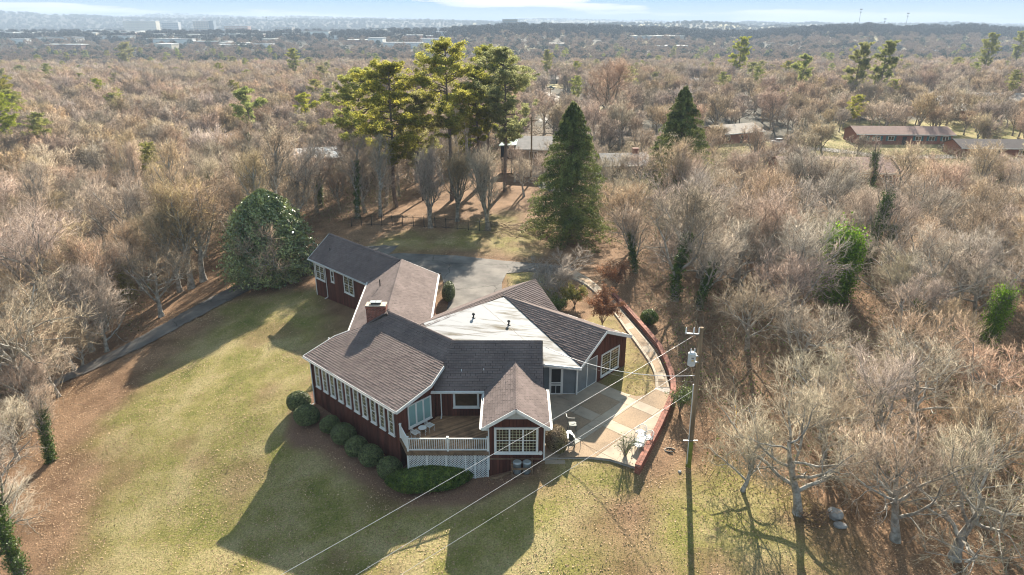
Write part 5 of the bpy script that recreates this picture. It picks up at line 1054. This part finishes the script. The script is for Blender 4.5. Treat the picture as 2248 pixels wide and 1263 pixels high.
# ---------------------------------------------------------------- neighbouring houses
RM = {c: mat('roof_' + c, v, .9, .12, 1.2, bump=.2, bscale=20) for c, v in dict(brown=(.25, .16, .135), grey=(.24, .225, .22), tan=(.33, .28, .24), white=(.75, .75, .74), dark=(.10, .085, .085), teal=(.32, .42, .40)).items()}
WM = {c: mat('wall_' + c, v, .85, .15, 3) for c, v in dict(brick=(.26, .115, .08), tan=(.36, .30, .25), white=(.6, .59, .57), black=(.02, .022, .03), pale=(.42, .38, .34)).items()}
M['shutter'] = mat('shutter', (.05, .15, .17), .6, .1); M['garage'] = mat('garage_door', (.45, .40, .36), .6, .06)
def cottage(label, x, y, rz, w, d, eh, rc, wc, pitch=.32, name='house', wins=4, door=True, group=None, chimney=False, shutters=False, hip=False, cat_='house', garage=False):
    z = min(h1(x, y), h1(x + w / 3, y), h1(x - w / 3, y)) ; o = thing(name, label, cat_, (x, y, z), rz, group); b = MB(); b.box(-w / 2, w / 2, -d / 2, d / 2, -1, eh)
    rh = pitch * d / 2; b.v += [(-w / 2, -d / 2, eh), (-w / 2, d / 2, eh), (-w / 2, 0, eh + rh), (w / 2, -d / 2, eh), (w / 2, d / 2, eh), (w / 2, 0, eh + rh)]; k = len(b.v) - 6; b.f += [(k, k + 2, k + 1), (k + 3, k + 4, k + 5)]; b.m += [0, 0]
    b.build('wall', WM[wc], o); e = .55; hi = d / 2 * .8 if hip else 0
    for s in (-1, 1):
        r_ = MB(); ez = eh - e * pitch; q = [(-w / 2 - e, s * (d / 2 + e), ez), (w / 2 + e, s * (d / 2 + e), ez), (w / 2 + e - hi, 0, eh + rh), (-w / 2 - e + hi, 0, eh + rh)]
        if s == 1: q = q[::-1]
        r_.hexa([(a, b_, c + .02) for a, b_, c in q], [(a, b_, c + .16) for a, b_, c in q]); r_.build('roof', RM[rc], o)
        if hip: r_ = MB(); q = [(s * (w / 2 + e), -d / 2 - e, ez), (s * (w / 2 + e), d / 2 + e, ez), (s * (w / 2 + e - hi), 0, eh + rh)]; q = q if s == 1 else q[::-1]; r_.hexa([(a, b_, c + .02) for a, b_, c in q], [(a, b_, c + .16) for a, b_, c in q]); r_.build('roof', RM[rc], o)
    f = MB(); f.beam((-w / 2 - e, -d / 2 - e - .03, eh - e * pitch + .05), (w / 2 + e, -d / 2 - e - .03, eh - e * pitch + .05), .05, .2); f.build('fascia', M['white'], o)
    for k in range(wins):
        cx = -w / 2 + w * (k + .5) / wins
        if door and k == wins // 2: dd = MB(); dd.box(cx - .5, cx + .5, -d / 2 - .06, -d / 2, 0, 2.1); dd.build('door', M['dark'], o); continue
        if garage and k == wins - 1: dd = MB(); [dd.box(cx - 1.4, cx + 1.4, -d / 2 - .08, -d / 2, .1 + j * .55, .6 + j * .55) for j in range(4)]; dd.build('garage_door', M['garage'], o); continue
        zz = eh - 1.7; f = MB(); f.box(cx - .75, cx + .75, -d / 2 - .08, -d / 2, zz, zz + .08); f.box(cx - .75, cx + .75, -d / 2 - .08, -d / 2, zz + 1.1, zz + 1.2); [f.box(cx + a - .04, cx + a + .04, -d / 2 - .08, -d / 2, zz + .08, zz + 1.1) for a in (-.71, 0, .71)]; fo = f.build('window', M['white'], o)
        g = MB(); g.box(cx - .7, cx + .7, -d / 2 - .03, -d / 2 + .01, zz + .05, zz + 1.15); g.build('pane', M['glass'], fo)
        if shutters:
            for a in (-1.05, 1.05): g = MB(); g.box(cx + a - .25, cx + a + .25, -d / 2 - .06, -d / 2, zz, zz + 1.2); g.build('shutter', M['shutter'], o)
    if chimney: c = MB(); c.box(w * .22, w * .22 + 1.2, -.4, .5, eh, eh + rh + 1.0); c.build('chimney', WM['brick'], o); 
    return o
x, y = kx(1178, 388); hs = cottage('two storey tan house with a garage door beyond the pines', x, y + 4, R(-8), 5.2, 9, 5.3, 'grey', 'tan', .3, wins=1, door=False)
g = MB(); [g.box(-1.0, 1.5, -4.58, -4.5, .1 + j * .55, .6 + j * .55) for j in range(4)]; g.build('garage_door', M['garage'], hs); b = MB(); b.box(-6.2, -2.6, -2, 4.4, 2.6, 5.2); b.build('wall', WM['black'], hs); b = MB(); b.hexa([(-6.5, -2.4, 5.2), (-2.6, -2.4, 5.4), (-2.6, 4.6, 5.4), (-6.5, 4.6, 5.2)], [(-6.5, -2.4, 5.35), (-2.6, -2.4, 5.55), (-2.6, 4.6, 5.55), (-6.5, 4.6, 5.35)]); b.build('roof', RM['teal'], hs)
for a in (-6.1, -4.4): b = MB(); b.box(a, a + .2, -1.9, -1.7, -.5, 2.6); b.build('porch_post', M['dark'], hs)
for args in (('low brick house with a broad brick chimney right of the spired evergreen', 1372, 392, 5, 8, 8, 2.7, 'grey', 'pale', dict(wins=2, chimney=True)),
             ('long brick ranch house with brown roof and dark teal shutters', 1985, 318, -3, 24, 8.5, 2.7, 'brown', 'brick', dict(wins=7, shutters=True)),
             ('grey garage with a bright white roof and two pale doors', 2090, 240, -12, 8, 8, 3.0, 'white', 'pale', dict(wins=2, door=False, garage=True)),
             ('long low grey roofed brick house at the far right', 2185, 232, -8, 24, 10, 2.8, 'grey', 'brick', dict(wins=5)),
             ('pale ranch house with a hipped roof beside the far road bend', 1215, 184, -8, 20, 10, 2.8, 'tan', 'pale', dict(wins=4, hip=True)),
             ('long grey roofed ranch house behind the rusty budded tree', 1420, 200, -4, 26, 10, 2.8, 'grey', 'brick', dict(wins=5, hip=True)),
             ('big brown roofed house half hidden by trees in the right woods', 1850, 405, -4, 21, 11, 2.6, 'brown', 'brick', dict(wins=5)),
             ('dark roofed house at the right edge near the street', 2190, 347, -4, 16, 8, 2.4, 'dark', 'brick', dict(wins=3)),
             ('white roofed building seen through the trees left of the pines', 700, 372, 18, 12, 9, 3.0, 'white', 'brick', dict(wins=3)),
             ('house with a tan roof and white fascia in the middle of the right woods', 1612, 315, 25, 14, 9, 2.8, 'tan', 'brick', dict(wins=3)),
             ('tan roofed house behind the two dark firs', 1795, 182, -5, 22, 10, 2.8, 'tan', 'brick', dict(wins=4)),
             ('far ranch house with a pale roof between bare trees', 1560, 190, -3, 24, 9, 2.8, 'white', 'pale', dict(wins=4))):
    lab, u, v, rz, w, d, eh, rc, wc, kw = args; x, y = kx(u, v); cottage(lab, x, y + d / 2, R(rz), w, d, eh, rc, wc, **kw)
for k in range(46):
    y = math.exp(rng.uniform(math.log(230), math.log(1500))); x = y * rng.uniform(.02, .85) if rng.random() < .8 else -y * rng.uniform(.1, .8) * (y > 600)
    if y < 330 and x < 60: continue
    cottage('small house with a light roof among the hazy trees of the far neighbourhood', x, y, R(rng.uniform(-25, 25)), rng.uniform(14, 26), rng.uniform(8, 12), 2.9, ['tan', 'grey', 'white', 'brown'][rng.integers(4)], ['brick', 'pale', 'white'][rng.integers(3)], wins=0, group='houses of the far neighbourhood')
M['farroad'] = mat('pale_road', (.21, .20, .19), .9, .08, .3)
for rd in ROADS: strip([(a, b, c) for a, b, c in rd], .12, 'road', M['farroad'], rep=10, nseg=4)
x, y = kx(1185, 408); strip([(x + 1, y + 3, 4), (x + 2, y - 1, 4.5), (x + 5, y - 4, 4)], .08, 'driveway', M['asphalt'], rep=4, nseg=3)
# cars
PAINT = {k: mat('paint_' + k, c, .25, .03, spec=.6) for k, c in dict(white=(.7, .7, .7), dark=(.04, .045, .05), silver=(.42, .43, .44), green=(.05, .09, .07), blue=(.2, .27, .36)).items()}
def car(label, u, v, rz, col, truck=False):
    x, y = kx(u, v); o = thing('parked_truck' if truck else 'parked_car', label, 'truck' if truck else 'car', (x, y, h1(x, y) + .12), rz); L_, W_ = (5.3, 1.9) if truck else (4.6, 1.8)
    prof = [(-L_ / 2, .35), (L_ / 2, .35), (L_ / 2 + .03, .65), (L_ / 2 - .1, .85), (L_ * .2, .98), (-L_ / 2 + .05, 1.0), (-L_ / 2 - .03, .7)]
    b = MB(); n = len(prof); b.v += [(a, -W_ / 2, z) for a, z in prof] + [(a, W_ / 2, z) for a, z in prof]; b.f += [tuple(range(n)), tuple(range(2 * n - 1, n - 1, -1))] + [(i, i + n, (i + 1) % n + n, (i + 1) % n) for i in range(n)]; b.m += [0] * (n + 2); b.build('body', PAINT[col], o)
    c0, c1 = (-.4, L_ * .22) if truck else (-L_ * .34, L_ * .2); c = MB(); c.hexa([(c0, -W_ / 2 + .08, .98), (c1, -W_ / 2 + .08, .95), (c1, W_ / 2 - .08, .95), (c0, W_ / 2 - .08, .98)], [(c0 + .4, -W_ / 2 + .25, 1.45), (c1 - .6, -W_ / 2 + .25, 1.45), (c1 - .6, W_ / 2 - .25, 1.45), (c0 + .4, W_ / 2 - .25, 1.45)]); c.build('window', M['glass'], o)
    c = MB(); c.hexa([(c0 + .38, -W_ / 2 + .24, 1.44), (c1 - .58, -W_ / 2 + .24, 1.44), (c1 - .58, W_ / 2 - .24, 1.44), (c0 + .38, W_ / 2 - .24, 1.44)], [(c0 + .42, -W_ / 2 + .27, 1.5), (c1 - .62, -W_ / 2 + .27, 1.5), (c1 - .62, W_ / 2 - .27, 1.5), (c0 + .42, W_ / 2 - .27, 1.5)]); c.build('roof', PAINT[col], o)
    for a in (-L_ * .3, L_ * .31):
        for s in (-1, 1): w = MB(); w.tube([(a, s * (W_ / 2 - .18), .33), (a, s * (W_ / 2 + .02), .33)], [.33, .33], 14); w.build('wheel', M['dark'], o)
car('dark green pickup parked by the far road bend', 1208, 196, R(10), 'green', True); car('white pickup on the street at the right edge', 2118, 338, R(8), 'white', True); car('pale blue pickup in front of the far right house', 2190, 250, R(10), 'blue', True); car('small dark car beside the white pickup', 2072, 332, R(80), 'dark'); car('white car parked near the far right house', 2225, 248, R(5), 'white'); car('silver car half hidden by trees near the brown roofed house', 1712, 318, R(15), 'silver')
# ---------------------------------------------------------------- town on the plain
TWN = {c: mat('town_' + c, v, .8, .08, .05) for c, v in dict(cream=(.62, .56, .46), grey=(.40, .41, .43), white=(.8, .8, .78), brick=(.36, .22, .18), blue=(.16, .21, .27), tan=(.52, .46, .40), red=(.45, .16, .13)).items()}
def block(label, u, v, dist, w, d, h, c, rows=0, colsn=0, c2='blue', group=None, name='office_building', roof=None):
    a = (u - CX) / FPX / 1.072; x, y = a * dist, dist; z = h1(x, y); o = thing(name, label, 'building', (x, y, z), R(rng.uniform(-6, 6)), group); b = MB(); b.box(-w / 2, w / 2, -d / 2, d / 2, -3, h); b.build('wall', TWN[c], o); b = MB(); b.box(-w / 2 - .4, w / 2 + .4, -d / 2 - .4, d / 2 + .4, h, h + .9); b.build('roof', TWN[roof or ('white' if c != 'white' else 'grey')], o)
    for r_ in range(rows):
        for c_ in range(colsn):
            cw = w / colsn; wn_ = MB(); x0 = -w / 2 + cw * (c_ + .2); z0 = h * (r_ + .3) / rows; wn_.box(x0, x0 + cw * .6, -d / 2 - .15, -d / 2 - .02, z0, z0 + h / rows * .5); wn_.build('window', TWN[c2], o)
    return o
block('long cream hospital block in the distant town', 312, 75, 2450, 108, 30, 32, 'cream', 4, 14, 'tan'); block('grey slab with a white stair tower in the distant town', 377, 78, 2400, 52, 24, 30, 'grey', 5, 7, 'blue')
t_ = block('two tone striped office tower with a blue end wall', 445, 86, 2150, 44, 26, 40, 'tan', 7, 6, 'blue'); b = MB(); b.box(22.2, 36, -12, 13, -3, 41); b.build('stair_tower', TWN['blue'], t_); b = MB(); b.tube([(8, 0, 40), (8, 0, 53)], [.5, .2], 5); b.build('mast', TWN['red'], t_)
block('low white parking structure in the distant town', 565, 95, 1900, 70, 30, 17, 'white', 3, 9, 'grey'); block('broad brick block behind the white parking structure', 522, 83, 2200, 70, 30, 22, 'brick', 3, 9, 'tan'); block('pale block with blue windows right of the brick block', 622, 83, 2200, 62, 26, 22, 'tan', 3, 9, 'blue'); block('small white building with a red roof in the distant town', 672, 92, 1950, 26, 18, 9, 'white', 1, 4, 'grey', roof='red'); block('long white warehouse left of the striped tower', 425, 79, 2300, 60, 20, 9, 'white'); block('grey apartment slab on the far tree lined ridge', 1120, 55, 1440, 30, 10, 16, 'grey', 4, 9, 'tan')
for k in range(190):
    u = rng.uniform(-60, 1000); ds = rng.uniform(1000, 2600); block('low pale building of the distant town', u, 0, ds, rng.uniform(14, 62), rng.uniform(12, 30), rng.uniform(3.5, 8), ['white', 'cream', 'tan', 'grey', 'brick', 'white'][rng.integers(6)], group='low pale buildings of the distant town', name='low_building')
for k in range(12):
    u = rng.uniform(1100, 2200); ds = rng.uniform(900, 1900); block('low pale building on the hazy plain at the right', u, 0, ds, rng.uniform(14, 50), rng.uniform(12, 24), rng.uniform(3.5, 7), ['white', 'cream', 'tan', 'grey'][rng.integers(4)], group='low pale buildings on the right plain', name='low_building')
for (u, dist, h, lab) in ((587, 2300, 46, 'thin red and white mast above the town centre'), (995, 2500, 38, 'slender mast on the middle ridge'), (1884, 1430, 34, 'first lone mast on the right hill'), (1988, 1440, 30, 'mast with stacked lamps on the right hill'), (1940, 1440, 18, 'short mast between the two taller ones on the right hill')):
    a = (u - CX) / FPX / 1.072; x, y = a * dist, dist; o = thing('mast', lab, 'mast', (x, y, h1(x, y))); b = MB(); b.tube([(0, 0, 0), (0, 0, h)], [.45, .2], 5); b.build('pole', M['dark'], o); b = MB(); b.box(-2.4, 2.4, -.4, .4, h, h + 1.6); b.box(-1.8, 1.8, -.4, .4, h - 5, h - 3.8); b.build('lamp_bank', M['dark'], o)
# ---------------------------------------------------------------- utility pole, wires
px, py, pz = 11.13, 35.65, h1(11.13, 35.65); up = thing('utility_pole', 'leaning wooden utility pole with a pale transformer outside the brick wall', 'utility pole', (px, py, pz)); TH = 8.75 - pz; lx = -.12
b = MB(); b.tube([(0, 0, -.3), (lx * .5, 0, TH * .5), (lx, 0, TH)], [.17, .15, .115], 12); b.build('pole', M['pole'], up); b = MB(); b.tube([(0, 0, -.1), (lx * .2, 0, 1.9)], [.178, .172], 12); b.build('moss', M['moss'], up)
tz = 6.35 - pz; q = MB(); q.tube_z((lx - .42, -.12, tz), [(.20, 0), (.23, .03), (.23, .72), (.25, .74), (.25, .79), (.12, .88)], 16, 0); q.build('transformer', M['lightgrey'], up, smooth=False)
for dx in (-.1, .12): q = MB(); q.tube_z((lx - .42 + dx, -.12, tz + .84), [(.03, 0), (.05, .05), (.03, .09), (.05, .14), (.02, .25)], 8, 0); q.build('insulator', M['white'], up)
lb = MB(); lb.box(lx - .50, lx - .36, -.357, -.352, tz + .38, tz + .44); lb.build('warning_label', mat('label_yellow', (.6, .38, .03), .6, .05), up); lb = MB()
for k in range(3): lb.box(lx - .50 + k * .05, lx - .47 + k * .05, -.357, -.352, tz + .52, tz + .62)
lb.build('marking', M['dark'], up)
q = MB(); q.beam((lx, 0, TH - .45), (lx - .95, -.05, TH - .35), .07, .07); q.beam((lx, -.1, tz + .6), (lx - .25, -.12, tz + .6), .06, .1); q.beam((lx, -.1, tz + .2), (lx - .25, -.12, tz + .2), .06, .1); q.build('bracket', M['steel'], up)
for a in (-.9, -.45, -.15): q = MB(); q.tube_z((lx + a, -.05, TH - .38), [(.03, 0), (.055, .06), (.035, .1), (.06, .16), (.04, .2), (.05, .3), (.02, .42)], 10, 0); q.build('insulator', M['white'], up)
q = MB(); q.tube([(-.16, -.16, .3), (lx - .17, -.16, TH * .62)], [.03, .03], 8); q.build('conduit', M['lightgrey'], up); q = MB(); q.beam((-.55, -.2, 2.05), (.35, -.2, 2.05), .04, .05); q.build('bracket', M['steel'], up)
wd = Vector((-.731, -.682)); 
def wire(label, p, L_, dz, sag, r_, m='wire', name='power_line'):
    p = Vector(p); pts = []
    for k in range(25): t = k / 24; pts.append((p.x + wd.x * L_ * t, p.y + wd.y * L_ * t, p.z + dz * t - sag * 4 * t * (1 - t)))
    b = MB(); b.tube(pts, r_, 6); o = b.build(name, M[m], smooth=True); tag(o, label, 'cable', 'overhead wires from the pole'); return o
wire('uppermost overhead wire, leaving the head of the utility pole', (px + lx - .35, py - .05, 8.3), 52, -1.0, .5, .0085); wire('second overhead wire, leaving the pole below the transformer', (px + lx - .42, py - .12, 6.3), 52, -.8, .5, .008); wire('lowest overhead wire, attached halfway down the pole', (px - .2, py, 4.6), 52, .3, .4, .007)
def cable(label, pts, r_, m, n=24, sag=0.0):
    P0, P1 = Vector(pts[0]), Vector(pts[1]); L2 = [tuple(P0.lerp(P1, k / n) - Vector((0, 0, sag * 4 * (k / n) * (1 - k / n)))) for k in range(n + 1)]; b = MB(); b.tube(L2, r_, 6); o = b.build('service_cable', M[m], smooth=True); tag(o, label, 'cable')
cable('twisted service cable drooping from the pole to the white roof', [(px - .15, py, 5.6), (2.4, 43.6, 3.6)], .022, 'wire', sag=.75)
cable('thin dark telephone cable from the pole to the porch corner', [(px - .15, py, 5.2), (4.75, 43.2, 2.5)], .010, 'darkwire', sag=.5)
def farpole(u, v, h, lab):
    x, y = kx(u, v); o = thing('utility_pole', lab, 'utility pole', (x, y, h1(x, y))); b = MB(); b.tube([(0, 0, -.2), (0, 0, h)], [.17, .11], 8); b.build('pole', M['pole'], o); b = MB(); b.box(-1.1, 1.1, -.05, .05, h - .7, h - .55); b.build('crossarm', M['pole'], o)
farpole(1166, 402, 11, 'pale utility pole in front of the tan house'); farpole(1207, 262, 10, 'utility pole beside the far road'); farpole(2138, 268, 9, 'utility pole in the yard at the far right'); farpole(1193, 212, 9, 'distant utility pole by the far road bend')
# ---------------------------------------------------------------- iron fence, brush pile, rocks
fc = thing('iron_fence', 'black iron fence running behind the lawn beyond the driveway', 'fence'); F0, F1 = kx(772, 498), kx(1078, 510); n = 13; b = MB()
for k in range(n + 1):
    x, y = F0[0] + (F1[0] - F0[0]) * k / n, F0[1] + (F1[1] - F0[1]) * k / n; z = h1(x, y); q = MB(); q.box(x - .04, x + .04, y - .04, y + .04, z - .1, z + 1.5); q.build('post', M['dark'], fc)
    if k < n:
        x2, y2 = F0[0] + (F1[0] - F0[0]) * (k + 1) / n, F0[1] + (F1[1] - F0[1]) * (k + 1) / n; z2 = h1(x2, y2)
        for hh in (.15, 1.3): q = MB(); q.beam((x, y, z + hh), (x2, y2, z2 + hh), .035, .035); q.build('rail', M['dark'], fc)
        for j in range(1, 14): t = j / 14; b.beam((x + (x2 - x) * t, y + (y2 - y) * t, z + (z2 - z) * t + .15), (x + (x2 - x) * t, y + (y2 - y) * t, z + (z2 - z) * t + 1.32), .014, .014, up=(1, 0, 0))
b.build('picket', M['dark'], fc, kind='stuff')
def pile(label, u, v, n, rx, ry, h, ln_, name='brush_pile', rad=.03):
    x, y = kx(u, v); z = h1(x, y); b = MB()
    for k in range(n):
        a = rng.random() * 6.28; c = np.array([x + rng.normal(0, rx), y + rng.normal(0, ry), z + rng.random() * h]); d = np.array([math.cos(a), math.sin(a), rng.normal(0, .25)]) * rng.uniform(.3, 1) * ln_ / 2; b.tube([tuple(c - d), tuple(c + d * .2 + rng.normal(0, .06, 3)), tuple(c + d)], [rad, rad * .8, rad * .4], 5)
    tag(b.build(name, M['timber']), label, 'brush pile')
pile('heap of cut branches between the pear tree and the tall evergreen', 1135, 508, 120, 2.6, 2.0, .6, 2.2); pile('tangle of dead roots and sticks beside the boulders', 1782, 1142, 90, .45, .45, .7, 1.2, rad=.022)
def rock(label, u, v, rx, ry, rz_, seed):
    import bmesh; bm = bmesh.new(); bmesh.ops.create_icosphere(bm, subdivisions=4, radius=1); x, y = kx(u, v)
    for p in bm.verts:
        q = np.array([[p.co.x, p.co.y, p.co.z]]); k = 1 + .22 * noise3(q * 1.0, .55, seed)[0] + .06 * noise3(q, .17, seed)[0]; c = p.co * k; c.z = max(min(c.z, .78), -.8); c.x = max(min(c.x, .85), -.85); p.co = Vector((c.x * rx, c.y * ry, c.z * rz_))
    me = bpy.data.meshes.new('boulder'); bm.to_mesh(me); bm.free(); me.materials.append(M['rock']); o = bpy.data.objects.new('boulder', me); link(o); o.location = (x, y, h1(x, y) + rz_ * .35); tag(o, label, 'boulder')
rock('larger rounded grey boulder beside the root tangle', 1831, 1135, .48, .42, .45, 3); rock('flat smaller grey boulder below the larger one', 1843, 1156, .42, .26, .2, 9); rock('small stone near the foot of the utility pole', 1492, 1037, .12, .1, .09, 5)
x, y = kx(1618, 945); mk = thing('guy_marker', 'yellow plastic guy wire marker in the right woods', 'marker', (x, y, h1(x, y))); b = MB(); b.tube([(0, 0, .2), (-.35, 0, 2.0)], [.045, .045], 8); b.build('sleeve', mat('marker_yellow', (.75, .42, .02), .5, .05), mk); b = MB(); b.tube([(.04, 0, 0), (-.75, 0, 4.2)], .012, 5); b.build('guy_wire', M['steel'], mk)
x, y = kx(1470, 990); b = MB(); b.tube([(x + .35 * math.cos(a), y + .2 * math.sin(a), h1(x, y) + .05) for a in np.linspace(0, 5.2, 14)], .05, 7); tag(b.build('coiled_hose', M['dark']), 'short black coil of hose lying outside the brick wall', 'hose')
# ---------------------------------------------------------------- furniture
def at2(o, x, y, z, rz): o.location = (x, y, z); o.rotation_euler[2] = rz
def wicker(label, x, y, rz, table=False):
    if table:
        o = thing('garden_table', label, 'table'); b = MB(); b.box(-.28, .28, -.50, .50, .44, .49); b.build('table_top', M['wicker'], o)
        for sx in (-1, 1):
            for sy in (-1, 1): b = MB(); b.box(sx * .24 - .02, sx * .24 + .02, sy * .45 - .02, sy * .45 + .02, 0, .44); b.build('leg', M['wicker'], o)
    else:
        o = thing('garden_chair', label, 'chair', group='white garden chairs by the brick wall'); b = MB(); b.box(-.27, .27, -.27, .25, .38, .44); b.build('seat', M['wicker'], o)
        b = MB(); pts = [(.33 * math.cos(a), .02 + .30 * math.sin(a)) for a in np.linspace(R(-5), R(185), 15)]
        rim = []
        for k in range(15):
            hh = .44 + .12 + .26 * math.sin(math.pi * k / 14) ** .7; x0, y0 = pts[k]; top = (x0 * 1.08, y0 * 1.15, hh); rim.append(top); b.tube([(x0, y0, .44), top], [.011, .011], 4)
        b.tube(rim, .022, 6); b.tube([(p[0] * .97, p[1] * .95, .44 + (p[2] - .44) * .5) for p in rim], .012, 4)
        b.build('backrest', M['wicker'], o)
        for s in (-1, 1): b = MB(); b.tube([(s * .36, .05, .64), (s * .34, -.24, .62), (s * .27, -.27, .42)], .025, 6); b.build('armrest', M['wicker'], o)
        for sx in (-1, 1):
            for sy in (-1, 1): b = MB(); b.tube([(sx * .24, sy * .22, .4), (sx * .30, sy * .30, 0)], [.022, .016], 6); b.build('leg', M['wicker'], o)
    at2(o, x, y, -.1, rz)
x, y = P(1407, 948, .35); wicker('white barrel backed garden chair farthest along the brick wall', x, y, R(-60)); x, y = P(1422, 960, .35); wicker('middle white garden chair, pushed against the brick wall', x, y, R(-75)); x, y = P(1411, 958, .4); wicker('low white rectangular garden table between the white chairs', x - .12, y - .15, R(-25), True); x, y = P(1402, 975, .35); wicker('white garden chair nearest the end of the brick wall', x, y, R(-60))
def sling(label, x, y, rz, tall=False):
    o = thing('patio_chair', label, 'chair', group='dark metal patio chairs'); h = .68 if tall else .42; b = MB(); b.box(-.25, .25, -.25, .25, h, h + .035); b.build('seat', M['cushion'], o); b = MB(); b.hexa([(-.24, .24, h + .05), (.24, .24, h + .05), (.24, .27, h + .05), (-.24, .27, h + .05)], [(-.22, .40, h + .72), (.22, .40, h + .72), (.22, .43, h + .72), (-.22, .43, h + .72)]); b.build('backrest', M['iron'], o)
    for s in (-1, 1): b = MB(); b.tube([(s * .27, .30, h + .32), (s * .29, -.2, h + .26), (s * .27, -.25, h)], .018, 6); b.build('armrest', M['iron'], o)
    for sx in (-1, 1):
        for sy in (-1, 1): b = MB(); b.tube([(sx * .24, sy * .23, h), (sx * .27, sy * .28, 0)], .016, 6); b.build('leg', M['iron'], o)
    at2(o, x, y, -.1, rz)
x, y = P(1256, 948, 0); sling('dark patio chair on the shaded side of the patio table', x, y, R(95), True); x, y = P(1262, 978, 0); sling('dark patio chair on the sunlit side of the patio table', x, y, R(130))
x, y = P(1243, 972, 0); o = thing('patio_table', 'square glass topped patio table beside the dark chairs', 'table'); b = MB(); b.box(-.42, .42, -.42, .42, .70, .715); b.build('table_top', M['screen'], o); b = MB()
for s in (-1, 1): b.beam((-.44, s * .43, .70), (.44, s * .43, .70), .03, .03); b.beam((s * .43, -.41, .70), (s * .43, .41, .70), .03, .03)
b.build('frame', M['iron'], o)
for sx in (-1, 1):
    for sy in (-1, 1): b = MB(); b.tube([(sx * .40, sy * .40, .7), (sx * .42, sy * .42, 0)], .017, 6); b.build('leg', M['iron'], o)
at2(o, x, y, -.1, R(15))
def iron_chair(label, x, y, rz, z=.45, table=False):
    o = thing('garden_table' if table else 'wrought_iron_chair', label, 'table' if table else 'chair', group=None if table else 'white wrought iron chairs on the deck'); s_ = .22; b = MB()
    if table: b.tube_z((0, 0, .44), [(.27, 0), (.27, .02)], 18, 0)
    else:
        for k in range(9): t = -s_ + k * s_ / 4; b.beam((t, -s_, .44), (t, s_, .44), .012, .012); b.beam((-s_, t, .445), (s_, t, .445), .012, .012)
        for a in (-1, 1): b.beam((a * s_, -s_ - .012, .44), (a * s_, s_ + .012, .44), .024, .024); b.beam((-s_, a * s_, .44), (s_, a * s_, .44), .024, .024)
    b.build('table_top' if table else 'seat', M['white'], o)
    if not table: b = MB(); b.tube([(-.2, .22, .45), (-.21, .27, .8), (0, .30, .92), (.21, .27, .8), (.2, .22, .45)], .013, 6); [b.tube([(t, .22, .45), (t * .8, .29, .88)], .008, 5) for t in (-.12, -.06, 0, .06, .12)]; b.build('backrest', M['white'], o)
    for sx in (-1, 1):
        for sy in (-1, 1): b = MB(); b.tube([(sx * .19, sy * .19, .44), (sx * .23, sy * .23, .3), (sx * .18, sy * .18, .1), (sx * .22, sy * .22, 0)], .012, 6); b.build('leg', M['white'], o)
    at2(o, x, y, z, rz)
x, y = P(913, 962, .45); iron_chair('white wrought iron chair nearest the deck railing', x, y, R(-44 + 180)); x, y = P(928, 952, .45); iron_chair('small round white iron table between the two deck chairs', x, y, 0, table=True); x, y = P(944, 946, .45); iron_chair('white wrought iron chair under the teal window, farther from the railing', x, y, R(-40 + 180))
# galvanised bins on a timber rack below the big window
rk = thing('bin_rack', 'weathered timber rack holding two bins under the gable window', 'rack'); zz = h1(.6, 34.7)
for a in (-.62, .62):
    for b_ in (-.3, .3): b = MB(); b.box(a - .04, a + .04, b_ - .04, b_ + .04, -.3, .95); b.build('post', M['timber'], rk)
for z_ in (.05, .55): b = MB(); b.box(-.66, .66, -.38, -.345, z_, z_ + .14); b.box(-.66, .66, .345, .38, z_, z_ + .14); b.box(-.66, -.62 , -.34, .34, z_, z_ + .12); b.box(.62, .66, -.34, .34, z_, z_ + .12); b.build('rail', M['timber'], rk)
b = MB(); b.box(-.6, 1.6, -.42, -.39, .0, .12); b.build('rail', M['timber'], rk); rk.location = (.62, 34.75, zz)
for k, a in enumerate((-.30, .30)):
    o = thing('metal_bin', ['grey metal bin with a domed lid, left one of the pair in the rack', 'grey metal bin with a leaf on its lid, right one of the pair'][k], 'bin', (.62 + a, 34.75, zz + .08), 0, 'metal bins in the rack'); q = MB(); q.tube_z((0, 0, 0), [(.22, 0), (.24, .1), (.25, .75)], 18, 0); q.build('body', M['steel'], o); q = MB(); q.tube_z((0, 0, .75), [(.275, 0), (.275, .04), (.2, .10), (.05, .13)], 18, 0); q.build('lid', M['steel'], o)
lg = MB(); lx_ = [(-1.3, 35.0), (-.9, 34.9), (-.4, 35.05), (-.05, 35.1)]; lg.tube([(a, b_, h1(a, b_) + .06) for a, b_ in lx_], [.10, .09, .08, .06], 8); tag(lg.build('fallen_log', M['timber']), 'short pale log lying against the foot of the front wall', 'log')
bd = MB(); bd.box(2.05, 3.3, 35.05, 35.4, -.45, -.22); tag(bd.build('stone_step', M['concrete']), 'grey concrete step at the corner of the gable room', 'step')
# ---------------------------------------------------------------- air
hz = MB(); hz.box(-9500, 9500, -400, 9000, -60, 165); hz = hz.build('haze', []); hz.data.materials.clear()
hm = bpy.data.materials.new('haze'); hm.use_nodes = True; t = hm.node_tree; t.nodes.remove(t.nodes['Principled BSDF']); pv = t.nodes.new('ShaderNodeVolumePrincipled'); pv.inputs['Density'].default_value = HAZE; pv.inputs['Color'].default_value = (.50, .63, .82, 1); pv.inputs['Anisotropy'].default_value = 0
t.links.new(pv.outputs[0], t.nodes['Material Output'].inputs['Volume']); hz.data.materials.append(hm); tag(hz, kind='stuff'); tag(hz, 'pale blue haze softening the far plain and hills', 'haze')
